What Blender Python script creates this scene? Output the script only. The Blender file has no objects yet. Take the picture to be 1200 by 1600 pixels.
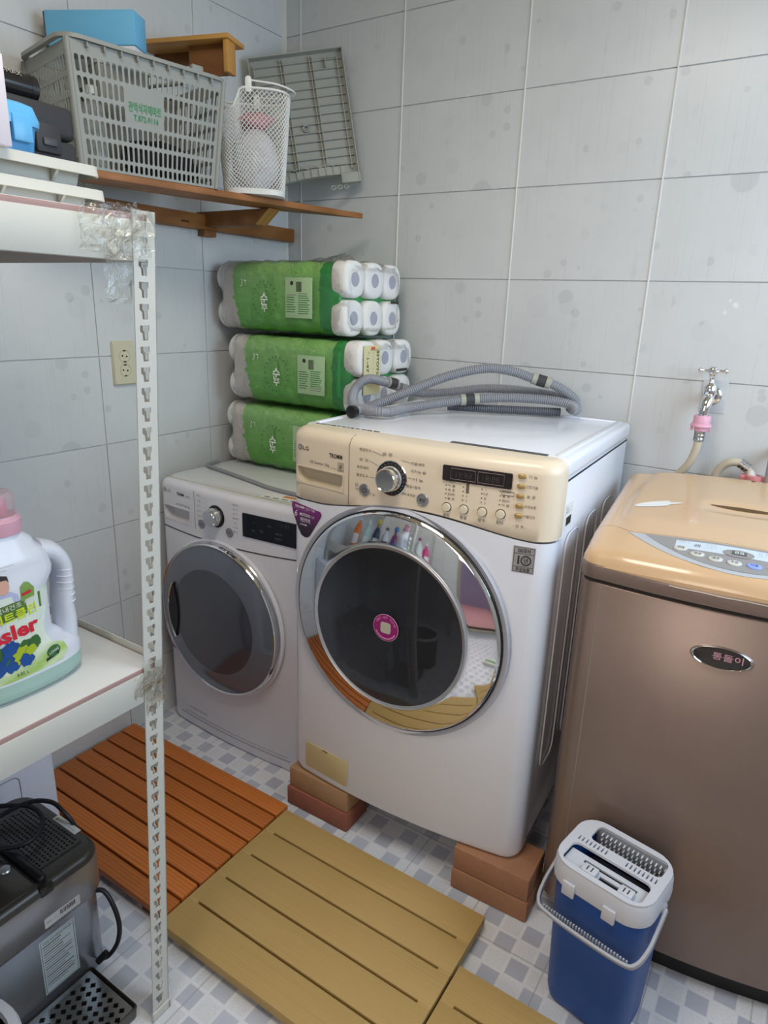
import bpy, bmesh, math, random
from math import sin, cos, pi, radians, sqrt, atan2, hypot
from mathutils import Vector, Matrix

random.seed(7)
SC = bpy.context.scene
COL = SC.collection

# ------------------------------------------------------------------ camera
cam_d = bpy.data.cameras.new('camera'); cam = bpy.data.objects.new('camera', cam_d); COL.objects.link(cam)
CAM = Vector((1.7149, -1.9853, 1.3861))
yaw, pitch, roll = -0.5646, -0.2988, 0.0351
fw = Vector((sin(yaw)*cos(pitch), cos(yaw)*cos(pitch), sin(pitch)))
rt = Vector((cos(yaw), -sin(yaw), 0)); up = rt.cross(fw)
rt2 = cos(roll)*rt + sin(roll)*up; up2 = -sin(roll)*rt + cos(roll)*up
mw = Matrix((rt2, up2, -fw)).transposed().to_4x4(); mw.translation = CAM
cam.matrix_world = mw
cam_d.sensor_fit = 'HORIZONTAL'; cam_d.sensor_width = 36.0; cam_d.lens = 1051.03/1200*36.0
cam_d.clip_start = 0.02
SC.camera = cam

# ------------------------------------------------------------------ view, sky, light
SC.view_settings.view_transform = 'Standard'
SC.view_settings.look = 'None'
SC.view_settings.gamma = 1.0
SC.view_settings.use_curve_mapping = False
SC.view_settings.exposure = -0.50
wd = bpy.data.worlds.new('sky'); SC.world = wd; wd.use_nodes = True
bg = wd.node_tree.nodes['Background']; bg.inputs[0].default_value = (0.70, 0.85, 1.0, 1); bg.inputs[1].default_value = 1.0

def area_light(name, loc, target, sx, sy, power, color):
    l = bpy.data.lights.new(name, 'AREA'); l.shape = 'RECTANGLE'; l.size = sx; l.size_y = sy
    l.energy = power; l.color = color
    o = bpy.data.objects.new(name, l); COL.objects.link(o); o.location = loc
    o.rotation_euler = (Vector(target) - Vector(loc)).to_track_quat('-Z', 'Y').to_euler()
    return o
# daylight in the window of the right wall, and daylight spilling in from the room behind the rear doorway
area_light('window_daylight', (2.62, -0.70, 1.72), (0.7, -0.55, 0.75), 1.10, 0.95, 34, (0.62, 0.80, 1.0))
area_light('doorway_daylight', (1.65, -3.7, 1.8), (1.4, -1.5, 0.6), 0.9, 1.2, 27, (1.0, 0.89, 0.78))

# ------------------------------------------------------------------ materials
def lin(h):
    h = h.lstrip('#'); r = [int(h[i:i+2], 16)/255 for i in (0, 2, 4)]
    return tuple((c/12.92 if c <= .04045 else ((c+.055)/1.055)**2.4) for c in r) + (1,)
MATS = {}
def M(name, hexc, rough=.5, metal=0, spec=.5, var=0, vscale=8, bump=0, bscale=200, coat=0, trans=0, alpha=1, ior=1.45, stretch=None, emit=0, sss=0):
    if name in MATS: return MATS[name]
    m = bpy.data.materials.new(name); m.use_nodes = True; MATS[name] = m
    nt = m.node_tree; b = nt.nodes['Principled BSDF']
    b.inputs['Base Color'].default_value = lin(hexc)
    b.inputs['Roughness'].default_value = rough; b.inputs['Metallic'].default_value = metal
    b.inputs['Specular IOR Level'].default_value = spec; b.inputs['IOR'].default_value = ior
    b.inputs['Coat Weight'].default_value = coat; b.inputs['Coat Roughness'].default_value = .05
    b.inputs['Transmission Weight'].default_value = trans; b.inputs['Alpha'].default_value = alpha
    if emit:
        b.inputs['Emission Color'].default_value = lin(hexc); b.inputs['Emission Strength'].default_value = emit
    if var or bump:
        tc = nt.nodes.new('ShaderNodeTexCoord'); mp = nt.nodes.new('ShaderNodeMapping')
        nt.links.new(tc.outputs['Object'], mp.inputs[0])
        if stretch: mp.inputs['Scale'].default_value = stretch
    if var:
        n = nt.nodes.new('ShaderNodeTexNoise'); n.inputs['Scale'].default_value = vscale; n.inputs['Detail'].default_value = 5
        nt.links.new(mp.outputs[0], n.inputs['Vector'])
        mx = nt.nodes.new('ShaderNodeMix'); mx.data_type = 'RGBA'
        c = lin(hexc)
        mx.inputs[6].default_value = tuple(v*(1-var) for v in c[:3])+(1,); mx.inputs[7].default_value = tuple(min(1, v*(1+var)) for v in c[:3])+(1,)
        nt.links.new(n.outputs['Fac'], mx.inputs[0]); nt.links.new(mx.outputs[2], b.inputs['Base Color'])
    if bump:
        n2 = nt.nodes.new('ShaderNodeTexNoise'); n2.inputs['Scale'].default_value = bscale; n2.inputs['Detail'].default_value = 3
        nt.links.new(mp.outputs[0], n2.inputs['Vector'])
        bp = nt.nodes.new('ShaderNodeBump'); bp.inputs['Strength'].default_value = bump; bp.inputs['Distance'].default_value = .002
        nt.links.new(n2.outputs['Fac'], bp.inputs['Height']); nt.links.new(bp.outputs[0], b.inputs['Normal'])
    return m

class N:
    """tiny node-graph helper"""
    def __init__(s, name):
        s.m = bpy.data.materials.new(name); s.m.use_nodes = True; s.nt = s.m.node_tree
        s.b = s.nt.nodes['Principled BSDF']; MATS[name] = s.m
    def add(s, t, **kw):
        n = s.nt.nodes.new('ShaderNode'+t)
        for k, v in kw.items(): setattr(n, k, v)
        return n
    def link(s, a, b): s.nt.links.new(a, b)
    def val(s, sock, v):
        if hasattr(v, 'links') or hasattr(v, 'is_linked'): s.link(v, sock)
        else: sock.default_value = v
    def math(s, op, a, b=0, c=0, clamp=False):
        n = s.add('Math', operation=op); n.use_clamp = clamp
        s.val(n.inputs[0], a); s.val(n.inputs[1], b); s.val(n.inputs[2], c); return n.outputs[0]
    def mix(s, f, a, b, blend='MIX'):
        n = s.add('Mix', data_type='RGBA', blend_type=blend)
        s.val(n.inputs[0], f); s.val(n.inputs[6], a); s.val(n.inputs[7], b); return n.outputs[2]
    def noise(s, vec, scale, detail=3, rough=.5):
        n = s.add('TexNoise'); n.inputs['Scale'].default_value = scale; n.inputs['Detail'].default_value = detail; n.inputs['Roughness'].default_value = rough
        s.link(vec, n.inputs['Vector']); return n.outputs['Fac']
    def coord(s, which='Object', scale=None, loc=None, rot=None):
        tc = s.add('TexCoord'); o = tc.outputs[which]
        if scale or loc or rot:
            mp = s.add('Mapping')
            if scale: mp.inputs['Scale'].default_value = scale
            if loc: mp.inputs['Location'].default_value = loc
            if rot: mp.inputs['Rotation'].default_value = rot
            s.link(o, mp.inputs[0]); o = mp.outputs[0]
        return o
    def ramp(s, fac, stops):
        n = s.add('ValToRGB'); cr = n.color_ramp
        while len(cr.elements) < len(stops): cr.elements.new(.5)
        for e, (p, c) in zip(cr.elements, stops): e.position = p; e.color = c
        s.link(fac, n.inputs[0]); return n.outputs[0]
    def bump(s, h, strength=.3, dist=.002):
        n = s.add('Bump'); n.inputs['Strength'].default_value = strength; n.inputs['Distance'].default_value = dist
        s.link(h, n.inputs['Height']); s.link(n.outputs[0], s.b.inputs['Normal'])
    def set(s, **kw):
        for k, v in kw.items(): s.val(s.b.inputs[k.replace('_', ' ')], v)

# ------------------------------------------------------------------ mesh helpers
class G:
    """collects verts and faces; build() links them as ONE mesh object"""
    def __init__(s): s.v = []; s.f = []; s.mi = []; s.cur = 0
    def add(s, vs, fs):
        o = len(s.v); s.v += [Vector(p) for p in vs]; s.f += [tuple(i+o for i in f) for f in fs]; s.mi += [s.cur]*len(fs); return s
    def box(s, x0, x1, y0, y1, z0, z1, mat=None):
        vs = [(x, y, z) for z in (z0, z1) for y in (y0, y1) for x in (x0, x1)]
        if mat: vs = [mat @ Vector(p) for p in vs]
        return s.add(vs, [(0,2,3,1), (4,5,7,6), (0,1,5,4), (2,6,7,3), (0,4,6,2), (1,3,7,5)])
    def prism(s, pts, d0, d1, axis='z', mat=None):
        """pts 2D outline (counter-clockwise), extruded along axis"""
        n = len(pts)
        def P(a, b, d): return {'z': (a, b, d), 'y': (a, d, b), 'x': (d, a, b)}[axis]
        vs = [P(a, b, d0) for a, b in pts] + [P(a, b, d1) for a, b in pts]
        if mat: vs = [mat @ Vector(p) for p in vs]
        fs = [tuple(reversed(range(n))), tuple(range(n, 2*n))] + [(i, (i+1) % n, n+(i+1) % n, n+i) for i in range(n)]
        if axis == 'y': fs = [tuple(reversed(f)) for f in fs]
        return s.add(vs, fs)
    def loft(s, rings, closed=True, caps=(False, False)):
        n = len(rings[0]); vs = [p for r in rings for p in r]; fs = []
        for i in range(len(rings)-1):
            for j in range(n if closed else n-1):
                k = (j+1) % n
                fs.append((i*n+j, i*n+k, (i+1)*n+k, (i+1)*n+j))
        if caps[0]: fs.append(tuple(reversed(range(n))))
        if caps[1]: fs.append(tuple(range((len(rings)-1)*n, len(rings)*n)))
        return s.add(vs, fs)
    def lathe(s, prof, c=(0,0,0), axis='z', seg=24, mat=None):
        """prof: list of (radius, height)"""
        rings = []
        for r, h in prof:
            ring = []
            for i in range(seg):
                a = 2*pi*i/seg
                if axis == 'z': p = (c[0]+r*cos(a), c[1]+r*sin(a), c[2]+h)
                elif axis == 'y': p = (c[0]+r*cos(a), c[1]-h, c[2]+r*sin(a))      # height grows towards -y
                else: p = (c[0]+h, c[1]+r*cos(a), c[2]+r*sin(a))
                ring.append(mat @ Vector(p) if mat else Vector(p))
            rings.append(ring)
        return s.loft(rings, True, (prof[0][0] > 1e-6, prof[-1][0] > 1e-6))
    def tube(s, pts, r, seg=8, caps=True, rf=None):
        pts = [Vector(p) for p in pts]; rings = []; nrm = None
        for i, p in enumerate(pts):
            t = (pts[min(i+1, len(pts)-1)] - pts[max(i-1, 0)]).normalized()
            if nrm is None:
                nrm = t.orthogonal().normalized()
            else:
                nrm = (nrm - t*nrm.dot(t))
                nrm = nrm.normalized() if nrm.length > 1e-6 else t.orthogonal().normalized()
            b = t.cross(nrm); rr = rf(i) if rf else r
            rings.append([p + rr*(cos(2*pi*j/seg)*nrm + sin(2*pi*j/seg)*b) for j in range(seg)])
        return s.loft(rings, True, (caps, caps))
    def build(s, name, mat, parent=None, loc=None, rotz=0, bevel=0, seg=2, smooth=35, mats=None, weld=False):
        me = bpy.data.meshes.new(name); me.from_pydata([tuple(p) for p in s.v], [], s.f)
        if mats:
            for i, mm in enumerate(s.mi): me.polygons[i].material_index = mm
        bm = bmesh.new(); bm.from_mesh(me)
        if weld: bmesh.ops.remove_doubles(bm, verts=bm.verts, dist=1e-5)
        bmesh.ops.recalc_face_normals(bm, faces=bm.faces)
        if bevel:
            es = [e for e in bm.edges if len(e.link_faces) == 2 and e.calc_face_angle(0) > radians(30)]
            bmesh.ops.bevel(bm, geom=es, offset=bevel, segments=seg, affect='EDGES', profile=.5, clamp_overlap=True)
        bm.to_mesh(me); bm.free()
        if smooth:
            me.polygons.foreach_set('use_smooth', [True]*len(me.polygons))
            me.set_sharp_from_angle(angle=radians(smooth))
        for mm in (mats or [mat]): me.materials.append(mm)
        return link(name, me, parent, loc, rotz)
def link(name, me, parent=None, loc=None, rotz=0):
    o = bpy.data.objects.new(name, me); COL.objects.link(o)
    if parent: o.parent = parent
    if loc: o.location = loc
    if rotz: o.rotation_euler = (0, 0, rotz)
    return o
def thing(name, label, cat, loc=(0,0,0), rotz=0, group=None):
    o = bpy.data.objects.new(name, None); COL.objects.link(o); o.empty_display_size = .05
    o.location = loc; o.rotation_euler = (0, 0, rotz)
    return tag(o, label, cat, group)
def tag(o, label, cat, group=None, kind=None):
    if label: o['label'] = label
    if cat: o['category'] = cat
    if group: o['group'] = group
    if kind: o['kind'] = kind
    return o
def struct(o): o['kind'] = 'structure'; return o
def rrect(x0, x1, y0, y1, r, n=5):
    """rounded rectangle outline, counter-clockwise; r may be 4 radii (bl, br, tr, tl)"""
    rs = r if isinstance(r, (tuple, list)) else (r,)*4
    out = []
    for (cx, cy, a0, rr) in ((x0+rs[0], y0+rs[0], pi, rs[0]), (x1-rs[1], y0+rs[1], 1.5*pi, rs[1]), (x1-rs[2], y1-rs[2], 0, rs[2]), (x0+rs[3], y1-rs[3], .5*pi, rs[3])):
        for i in range(n+1):
            a = a0 + .5*pi*i/n; out.append((cx+rr*cos(a), cy+rr*sin(a)))
    return out
def rbox(name, mat, parent, x0, x1, y0, y1, z0, z1, r=.003, seg=2, **kw):
    return G().box(x0, x1, y0, y1, z0, z1).build(name, mat, parent, bevel=r, seg=seg, **kw)
def catmull(pts, n=8, closed=False):
    P = [Vector(p) for p in pts]; out = []; L = len(P)
    rng = range(L if closed else L-1)
    for i in rng:
        p0 = P[(i-1) % L] if closed or i > 0 else P[0]*2-P[1]
        p1, p2 = P[i], P[(i+1) % L]
        p3 = P[(i+2) % L] if closed or i+2 < L else P[-1]*2-P[-2]
        for k in range(n):
            t = k/n
            out.append(.5*((2*p1)+(-p0+p2)*t+(2*p0-5*p1+4*p2-p3)*t*t+(-p0+3*p1-3*p2+p3)*t**3))
    if not closed: out.append(P[-1])
    return out
_txt = bpy.data.curves.new('lettering_source', 'FONT'); _txo = bpy.data.objects.new('lettering_source', _txt)
_tsc = bpy.data.scenes.new('lettering_bench'); _tsc.collection.objects.link(_txo)
def text(body, mat, parent, org, xd=(1,0,0), yd=(0,0,1), h=.01, w=None, bold=0, center=True, lift=.0004, name='lettering', shear=0, space=1.0, line=1.0):
    """flat print: letters as thin geometry; h = height of the line, w = wanted width of the widest line"""
    _txt.body = body; _txt.size = 1.0; _txt.offset = bold; _txt.align_x = 'LEFT'; _txt.resolution_u = 2; _txt.shear = shear; _txt.space_character = space; _txt.space_line = line
    with bpy.context.temp_override(scene=_tsc, view_layer=_tsc.view_layers[0]):
        dg = bpy.context.evaluated_depsgraph_get(); dg.update()
    me = bpy.data.meshes.new_from_object(_txo.evaluated_get(dg)); me.name = name
    if not me.vertices: return None
    xs = [v.co.x for v in me.vertices]; ys = [v.co.y for v in me.vertices]
    sx = sy = h/.75
    if w: sx = w/(max(xs)-min(xs))
    cx = (max(xs)+min(xs))/2 if center else min(xs)
    cy = (max(ys)+min(ys))/2
    X = Vector(xd).normalized(); Y = Vector(yd).normalized(); Z = X.cross(Y); O = Vector(org)
    for v in me.vertices:
        v.co = O + X*((v.co.x-cx)*sx) + Y*((v.co.y-cy)*sy) + Z*lift
    me.materials.clear(); me.materials.append(mat)
    return link(name, me, parent)
def copy_tree(o, parent=None):
    c = o.copy(); COL.objects.link(c); c.parent = parent
    for ch in o.children: copy_tree(ch, c)
    return c

def holed_plate(name, mat, parent, outer, holes, z0, z1, bevel=0):
    """flat plate with holes, filled with triangles"""
    bm = bmesh.new(); es = []
    for loop in [outer]+holes:
        vs = [bm.verts.new((x, y, z1)) for x, y in loop]; es += [bm.edges.new((vs[i], vs[(i+1) % len(vs)])) for i in range(len(vs))]
    bmesh.ops.triangle_fill(bm, use_beauty=True, use_dissolve=False, edges=es)
    fs = list(bm.faces)
    if fs and fs[0].normal.z < 0: bmesh.ops.reverse_faces(bm, faces=fs)
    ex = bmesh.ops.extrude_face_region(bm, geom=fs)
    bmesh.ops.translate(bm, verts=[e for e in ex['geom'] if isinstance(e, bmesh.types.BMVert)], vec=(0, 0, z0-z1))
    bmesh.ops.recalc_face_normals(bm, faces=bm.faces)
    me = bpy.data.meshes.new(name); bm.to_mesh(me); bm.free(); me.materials.append(mat)
    return link(name, me, parent)

# common materials
WHITE = M('white_enamel', '#E6E8F0', .22, spec=.5, coat=.3)
CHROME = M('chrome', '#E8E8EA', .05, 1)
STEEL = M('brushed_steel', '#A8A8A8', .28, 1)
BLACK = M('black_plastic', '#17171A', .35)
INK = M('dark_print', '#35332F', .6)
INKG = M('grey_print', '#8A877F', .6)
PAPER = M('paper_white', '#E9E8E4', .6)
WINK = M('white_print', '#F2F0F2', .6)
# ------------------------------------------------------------------ room shell
RX, RY, RZ = 2.45, -2.55, 2.46          # right wall x, rear wall y, ceiling z
TW, TH, GAP = .400, .250, .0022
def tile_material():
    n = N('wall_tile')
    rnd = n.add('ObjectInfo').outputs['Random']
    base = n.coord('Object')
    cmb = n.add('CombineXYZ'); n.link(n.math('MULTIPLY', rnd, 37.0), cmb.inputs[0]); n.link(n.math('MULTIPLY', rnd, 11.0), cmb.inputs[2])
    va = n.add('VectorMath', operation='ADD'); n.link(base, va.inputs[0]); n.link(cmb.outputs[0], va.inputs[1]); vec = va.outputs[0]
    # thin upright scratches of the print
    st = n.add('Mapping'); st.inputs['Scale'].default_value = (170, 1, 3.0); n.link(vec, st.inputs[0])
    s1 = n.noise(st.outputs[0], 1.0, 2)
    sm = n.math('MULTIPLY', n.math('GREATER_THAN', s1, .63), .12)
    wash = n.noise(vec, 7.0, 4)
    col = n.mix(wash, lin('#C9CBCB'), lin('#D6D8D8'))
    col = n.mix(sm, col, lin('#9FA1A2'))
    masks = []
    for sc, thr, off in ((10.0, .40, 0), (21.0, .36, 3.3)):
        mp = n.add('Mapping'); mp.inputs['Scale'].default_value = (sc, 0.001, sc); mp.inputs['Location'].default_value = (off, 0, off); n.link(vec, mp.inputs[0])
        vo = n.add('TexVoronoi'); vo.inputs['Scale'].default_value = 1.0; vo.inputs['Randomness'].default_value = .85; n.link(mp.outputs[0], vo.inputs['Vector'])
        sep = n.add('SeparateColor'); n.link(vo.outputs['Color'], sep.inputs[0])
        rad = n.math('MULTIPLY', sep.outputs[0], thr)
        d = n.math('SUBTRACT', rad, vo.outputs['Distance'])
        mk = n.math('MULTIPLY', n.math('MULTIPLY', d, 45, clamp=True), n.math('MULTIPLY_ADD', sep.outputs[1], .20, .03))
        masks.append(mk)
    dots = n.math('ADD', masks[0], masks[1], clamp=True)
    col = n.mix(dots, col, lin('#96999D'))
    n.set(Base_Color=col, Roughness=n.math('MULTIPLY_ADD', dots, -.10, .30)); n.b.inputs['Specular IOR Level'].default_value = .4
    n.bump(n.noise(st.outputs[0], .5, 2), .04, .001)
    return n.m
TILE = tile_material()
GROUT = M('white_grout', '#DCDCDA', .7, var=.05, vscale=30)
GROUT_THIN = M('joint_line', '#C8C9C7', .8)
CAULK = M('silicone_caulk', '#D4D3CB', .45)

tm = G().box(-TW/2+GAP/2, TW/2-GAP/2, -.0055, 0, -TH/2+GAP/2, TH/2-GAP/2).build('tile', TILE, bevel=.0008, seg=1).data
bpy.data.objects.remove(bpy.data.objects['tile'])
def tile_cut(w, h):
    o = G().box(-w/2+GAP/2, w/2-GAP/2, -.0055, 0, -h/2+GAP/2, h/2-GAP/2).build('tile', TILE, bevel=.0008, seg=1); me = o.data
    bpy.data.objects.remove(o); return me
zl = [0] + [.22+.25*k for k in range(9)] + [RZ]
def wall_tiles(wall, u_edges, place):
    cache = {}
    for i in range(len(u_edges)-1):
        for j in range(len(zl)-1):
            w = u_edges[i+1]-u_edges[i]; h = zl[j+1]-zl[j]; k = (round(w, 3), round(h, 3))
            me = tm if k == (.4, .25) else cache.setdefault(k, None) or cache.__setitem__(k, tile_cut(w, h)) or cache[k]
            o = link('tile', me, wall); place(o, (u_edges[i]+u_edges[i+1])/2, (zl[j]+zl[j+1])/2)
# back wall: plane y = 0 (tile faces), room on the -y side
xe = [0, .0705, .4705, .8705, 1.2705, 1.6705, 2.0705, RX]
wb = struct(G().box(-.1, RX+.1, .004, .1, 0, RZ).build('wall_back', GROUT_THIN))
def pb(o, u, z): o.location = (u, .0055, z)
wall_tiles(wb, xe, pb)
for x in xe[1:-1]:
    G().box(x-.0022, x+.0022, -.0022, .006, 0, RZ).build('grout_bead', GROUT, wb, bevel=.0012)
for k, (x, z, r) in enumerate(((1.492, 1.415, .0065), (1.478, 1.426, .0035), (1.470, 1.396, .0040))):     # chipped glaze by the faucet
    rnd_ = random.Random(k); G().prism([(x+r*(.7+.5*rnd_.random())*cos(a*pi/5), z+r*(.8+.7*rnd_.random())*sin(a*pi/5)) for a in range(10)], -.0006, .001, 'y').build('glaze_chip', M('chip_white', '#E6E4DE', .8), wb, smooth=0)
# left wall: plane x = 0, room on the +x side
ye = [0.0025-.4*k for k in range(0, 8)]
ye = [0.0] + ye[1:-1] + [RY]
wl = struct(G().box(-.1, -.004, RY-.1, .1, 0, RZ).build('wall_left', GROUT_THIN))
def pl(o, u, z): o.location = (-.0055, u, z); o.rotation_euler = (0, 0, pi/2)
wall_tiles(wl, [y for y in reversed(ye)], pl)
t1 = struct(G().prism([(0, 0), (.011, 0), (.006, -.006), (0, -.011)], 0, RZ, 'z').build('trim_1', CAULK))   # caulk in the corner

def floor_material():
    n = N('vinyl_floor'); v = n.coord('Object')
    sp = n.add('SeparateXYZ'); n.link(v, sp.inputs[0]); P = .0492
    def cell(s, o):
        a = n.math('DIVIDE', n.math('ADD', s, o), P); fl = n.math('FLOOR', a); return fl, n.math('SUBTRACT', a, fl)
    ix, fx = cell(sp.outputs[0], -.900+P/2+10*P); iy, fy = cell(sp.outputs[1], 1.308+P/2+60*P)
    chk = n.math('MODULO', n.math('ADD', ix, iy), 2.0)
    cm = n.add('CombineXYZ'); n.link(ix, cm.inputs[0]); n.link(iy, cm.inputs[1])
    wn = n.add('TexWhiteNoise', noise_dimensions='2D'); n.link(cm.outputs[0], wn.inputs['Vector'])
    def edge(f): return n.math('MAXIMUM', n.math('LESS_THAN', f, .07), n.math('GREATER_THAN', f, .93))
    grid = n.math('MAXIMUM', edge(fx), edge(fy))
    cloud = n.noise(v, 40, 4)
    dark = n.mix(n.math('MULTIPLY_ADD', wn.outputs['Value'], .7, n.math('MULTIPLY', cloud, .35)), lin('#ACB0BE'), lin('#C4C8D4'))
    lt = n.mix(wn.outputs['Value'], lin('#D3D5DB'), lin('#E2E3E8'))
    spk = n.math('GREATER_THAN', n.noise(v, 420, 2), .64)
    lt = n.mix(n.math('MULTIPLY', spk, .55), lt, lin('#8E9098'))
    col = n.mix(chk, lt, dark)
    col = n.mix(n.math('MULTIPLY', grid, .85), col, lin('#E0E1E6'))
    # seams of the larger printed tiles every four squares
    def seam(s, o):
        a = n.math('DIVIDE', n.math('ADD', s, o), 4*P); f = n.math('SUBTRACT', a, n.math('FLOOR', a)); return n.math('LESS_THAN', n.math('ABSOLUTE', n.math('SUBTRACT', f, .5)), .008)
    sm = n.math('MAXIMUM', seam(sp.outputs[0], -.852+2*P+40*P), seam(sp.outputs[1], 1.03+2*P+80*P))
    col = n.mix(n.math('MULTIPLY', sm, .6), col, lin('#9A9B9E'))
    dirt = n.math('MULTIPLY', n.math('GREATER_THAN', n.noise(v, 3.1, 6, .7), .60), .10)
    col = n.mix(dirt, col, lin('#8B857B'))
    n.set(Base_Color=col, Roughness=n.math('MULTIPLY_ADD', cloud, .2, .28))
    n.bump(grid, .15, .0008)
    return n.m
FLOOR = floor_material()
struct(G().box(-.1, RX+.1, -4.3, .1, -.1, 0).build('floor', FLOOR))
CEIL = M('ceiling_paint', '#C4B490', .8, bump=.05, bscale=60)
struct(G().box(-.1, RX+.1, RY-.1, .1, RZ, RZ+.1).build('ceiling', CEIL))
def far_tile():
    n = N('far_wall_tile'); v = n.coord('Generated'); v = n.coord('Object')
    sp = n.add('SeparateXYZ'); n.link(v, sp.inputs[0])
    u = n.math('ADD', sp.outputs[0], sp.outputs[1])
    def ln(s, p, o):
        a = n.math('DIVIDE', n.math('ADD', s, o), p); f = n.math('SUBTRACT', a, n.math('FLOOR', a)); return n.math('LESS_THAN', f, .014*.25/p)
    g = n.math('MAXIMUM', ln(u, .4, 8.0), ln(sp.outputs[2], .25, .03))
    col = n.mix(n.noise(v, 9, 4), lin('#CBCDCD'), lin('#D6D8D8')); col = n.mix(g, col, lin('#AEB0B0'))
    n.set(Base_Color=col, Roughness=.3); return n.m
FAR = far_tile()
# right wall with the window opening
WY0, WY1, WZ0, WZ1 = -1.28, -.12, 1.16, 2.18
g = G()
g.box(RX, RX+.12, RY-.1, WY0, 0, RZ); g.box(RX, RX+.12, WY1, .1, 0, RZ); g.box(RX, RX+.12, WY0, WY1, 0, WZ0); g.box(RX, RX+.12, WY0, WY1, WZ1, RZ)
struct(g.build('wall_right', FAR))
FRAME = M('window_frame_white', '#E4E4E2', .4)
w1 = struct(bpy.data.objects.new('window_1', None)); COL.objects.link(w1); w1.location = (RX+.06, (WY0+WY1)/2, WZ0)
hw = (WY1-WY0)/2; hh = WZ1-WZ0
for y0, y1, z0, z1 in ((-hw, hw, 0, .04), (-hw, hw, hh-.04, hh), (-hw, -hw+.04, .04, hh-.04), (hw-.04, hw, .04, hh-.04), (-.025, .025, .04, hh-.04)):
    rbox('frame_bar', FRAME, w1, -.03, .03, y0, y1, z0, z1, .003)
rbox('window_sill', FRAME, w1, -.10, -.03, -hw-.03, hw+.03, -.03, 0, .004)
# rear wall with a doorway to the next room
DX0, DX1, DZ = 1.22, 1.98, 1.98
g = G(); g.box(-.1, DX0, RY-.1, RY, 0, RZ); g.box(DX1, RX+.12, RY-.1, RY, 0, RZ); g.box(DX0, DX1, RY-.1, RY, DZ, RZ); g.box(DX0, DX1, RY-.1, RY, 0, .10)
struct(g.build('wall_rear', FAR))
BEIGE = M('door_frame_beige', '#A79F8B', .5)
d1 = struct(bpy.data.objects.new('door_1', None)); COL.objects.link(d1); d1.location = ((DX0+DX1)/2, RY, 0)
hw = (DX1-DX0)/2
for x0, x1, z0, z1 in ((-hw-.04, -hw, .06, DZ+.04), (hw, hw+.04, .06, DZ+.04), (-hw, hw, DZ, DZ+.04), (-hw, hw, .06, .10)):
    rbox('door_frame', BEIGE, d1, x0, x1, -.12, .02, z0, z1, .004)
# the next room beyond the doorway
PURP = M('next_room_paper', '#8E7F96', .8, var=.08, vscale=3)
ROSE = M('next_room_floor', '#B98484', .5, var=.08, vscale=4)
struct(G().box(.9, 3.4, -4.4, -4.3, 0, RZ).build('wall_next_room', PURP))
struct(G().box(.9, 3.4, -4.3, RY-.1, .09, .10).build('floor_next_room', ROSE))
# ------------------------------------------------------------------ front-loading washer (middle)
CREAM = M('cream_panel', '#E6D6BE', .32, spec=.45, coat=.15)
CREAM_D = M('cream_recess', '#CDBFA6', .4)
YELLOWED = M('yellowed_plastic', '#CDBB8E', .4)
SHADOW = M('dark_gap', '#2B2926', .7)  # dark joint colour for the cabinet seams
SILVERP = M('silver_paint', '#A9A7AB', .3, metal=.7)
def front_curve(W, b): return lambda x: -b*(1-((2*x/W)-1)**2)
class Front:
    """print and fittings on the bowed front of an appliance"""
    def __init__(s, root, W, b): s.r = root; s.W = W; s.f = front_curve(W, b); s.b = b
    def xd(s, x): return Vector((1, s.b*4*(2*x/s.W-1)/s.W, 0)).normalized()
    def at(s, x, z, off=0):
        X = s.xd(x); nrm = Vector((X.y, -X.x, 0)); return Vector((x, s.f(x), z)) + nrm*off
    def text(s, body, x, z, h, w=None, mat=None, off=.0005, parent=None, **kw):
        return text(body, mat or INK, parent or s.r, s.at(x, z, off), s.xd(x), (0,0,1), h, w, **kw)
    def mat(s, x, z, off=0):
        X = s.xd(x); Z = Vector((0,0,1)); Y = Z.cross(X)
        m = Matrix((X, Y, Z)).transposed().to_4x4(); m.translation = s.at(x, z, off); return m
    def plate(s, name, mat, x0, x1, z0, z1, t=.002, r=.003, parent=None, sink=0, n=4, bevel=0):
        """thin raised rounded plate following the front"""
        cx = (x0+x1)/2; m = s.mat(cx, (z0+z1)/2); w = (x1-x0)/2; h = (z1-z0)/2
        return G().prism(rrect(-w, w, -h, h, r, n), sink, -t, 'y', m).build(name, mat, parent or s.r, bevel=bevel)
    def disc(s, name, mat, x, z, prof, parent=None, seg=28):
        return G().lathe(prof, (0,0,0), 'y', seg, s.mat(x, z)).build(name, mat, parent or s.r)
    def poly(s, name, mat, pts, t=.0008, parent=None, off=0):
        cx = sum(p[0] for p in pts)/len(pts); cz = sum(p[1] for p in pts)/len(pts); m = s.mat(cx, cz, off)
        return G().prism([(a-cx, b-cz) for a, b in pts], .0002, -t, 'y', m).build(name, mat, parent or s.r, smooth=0)

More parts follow.
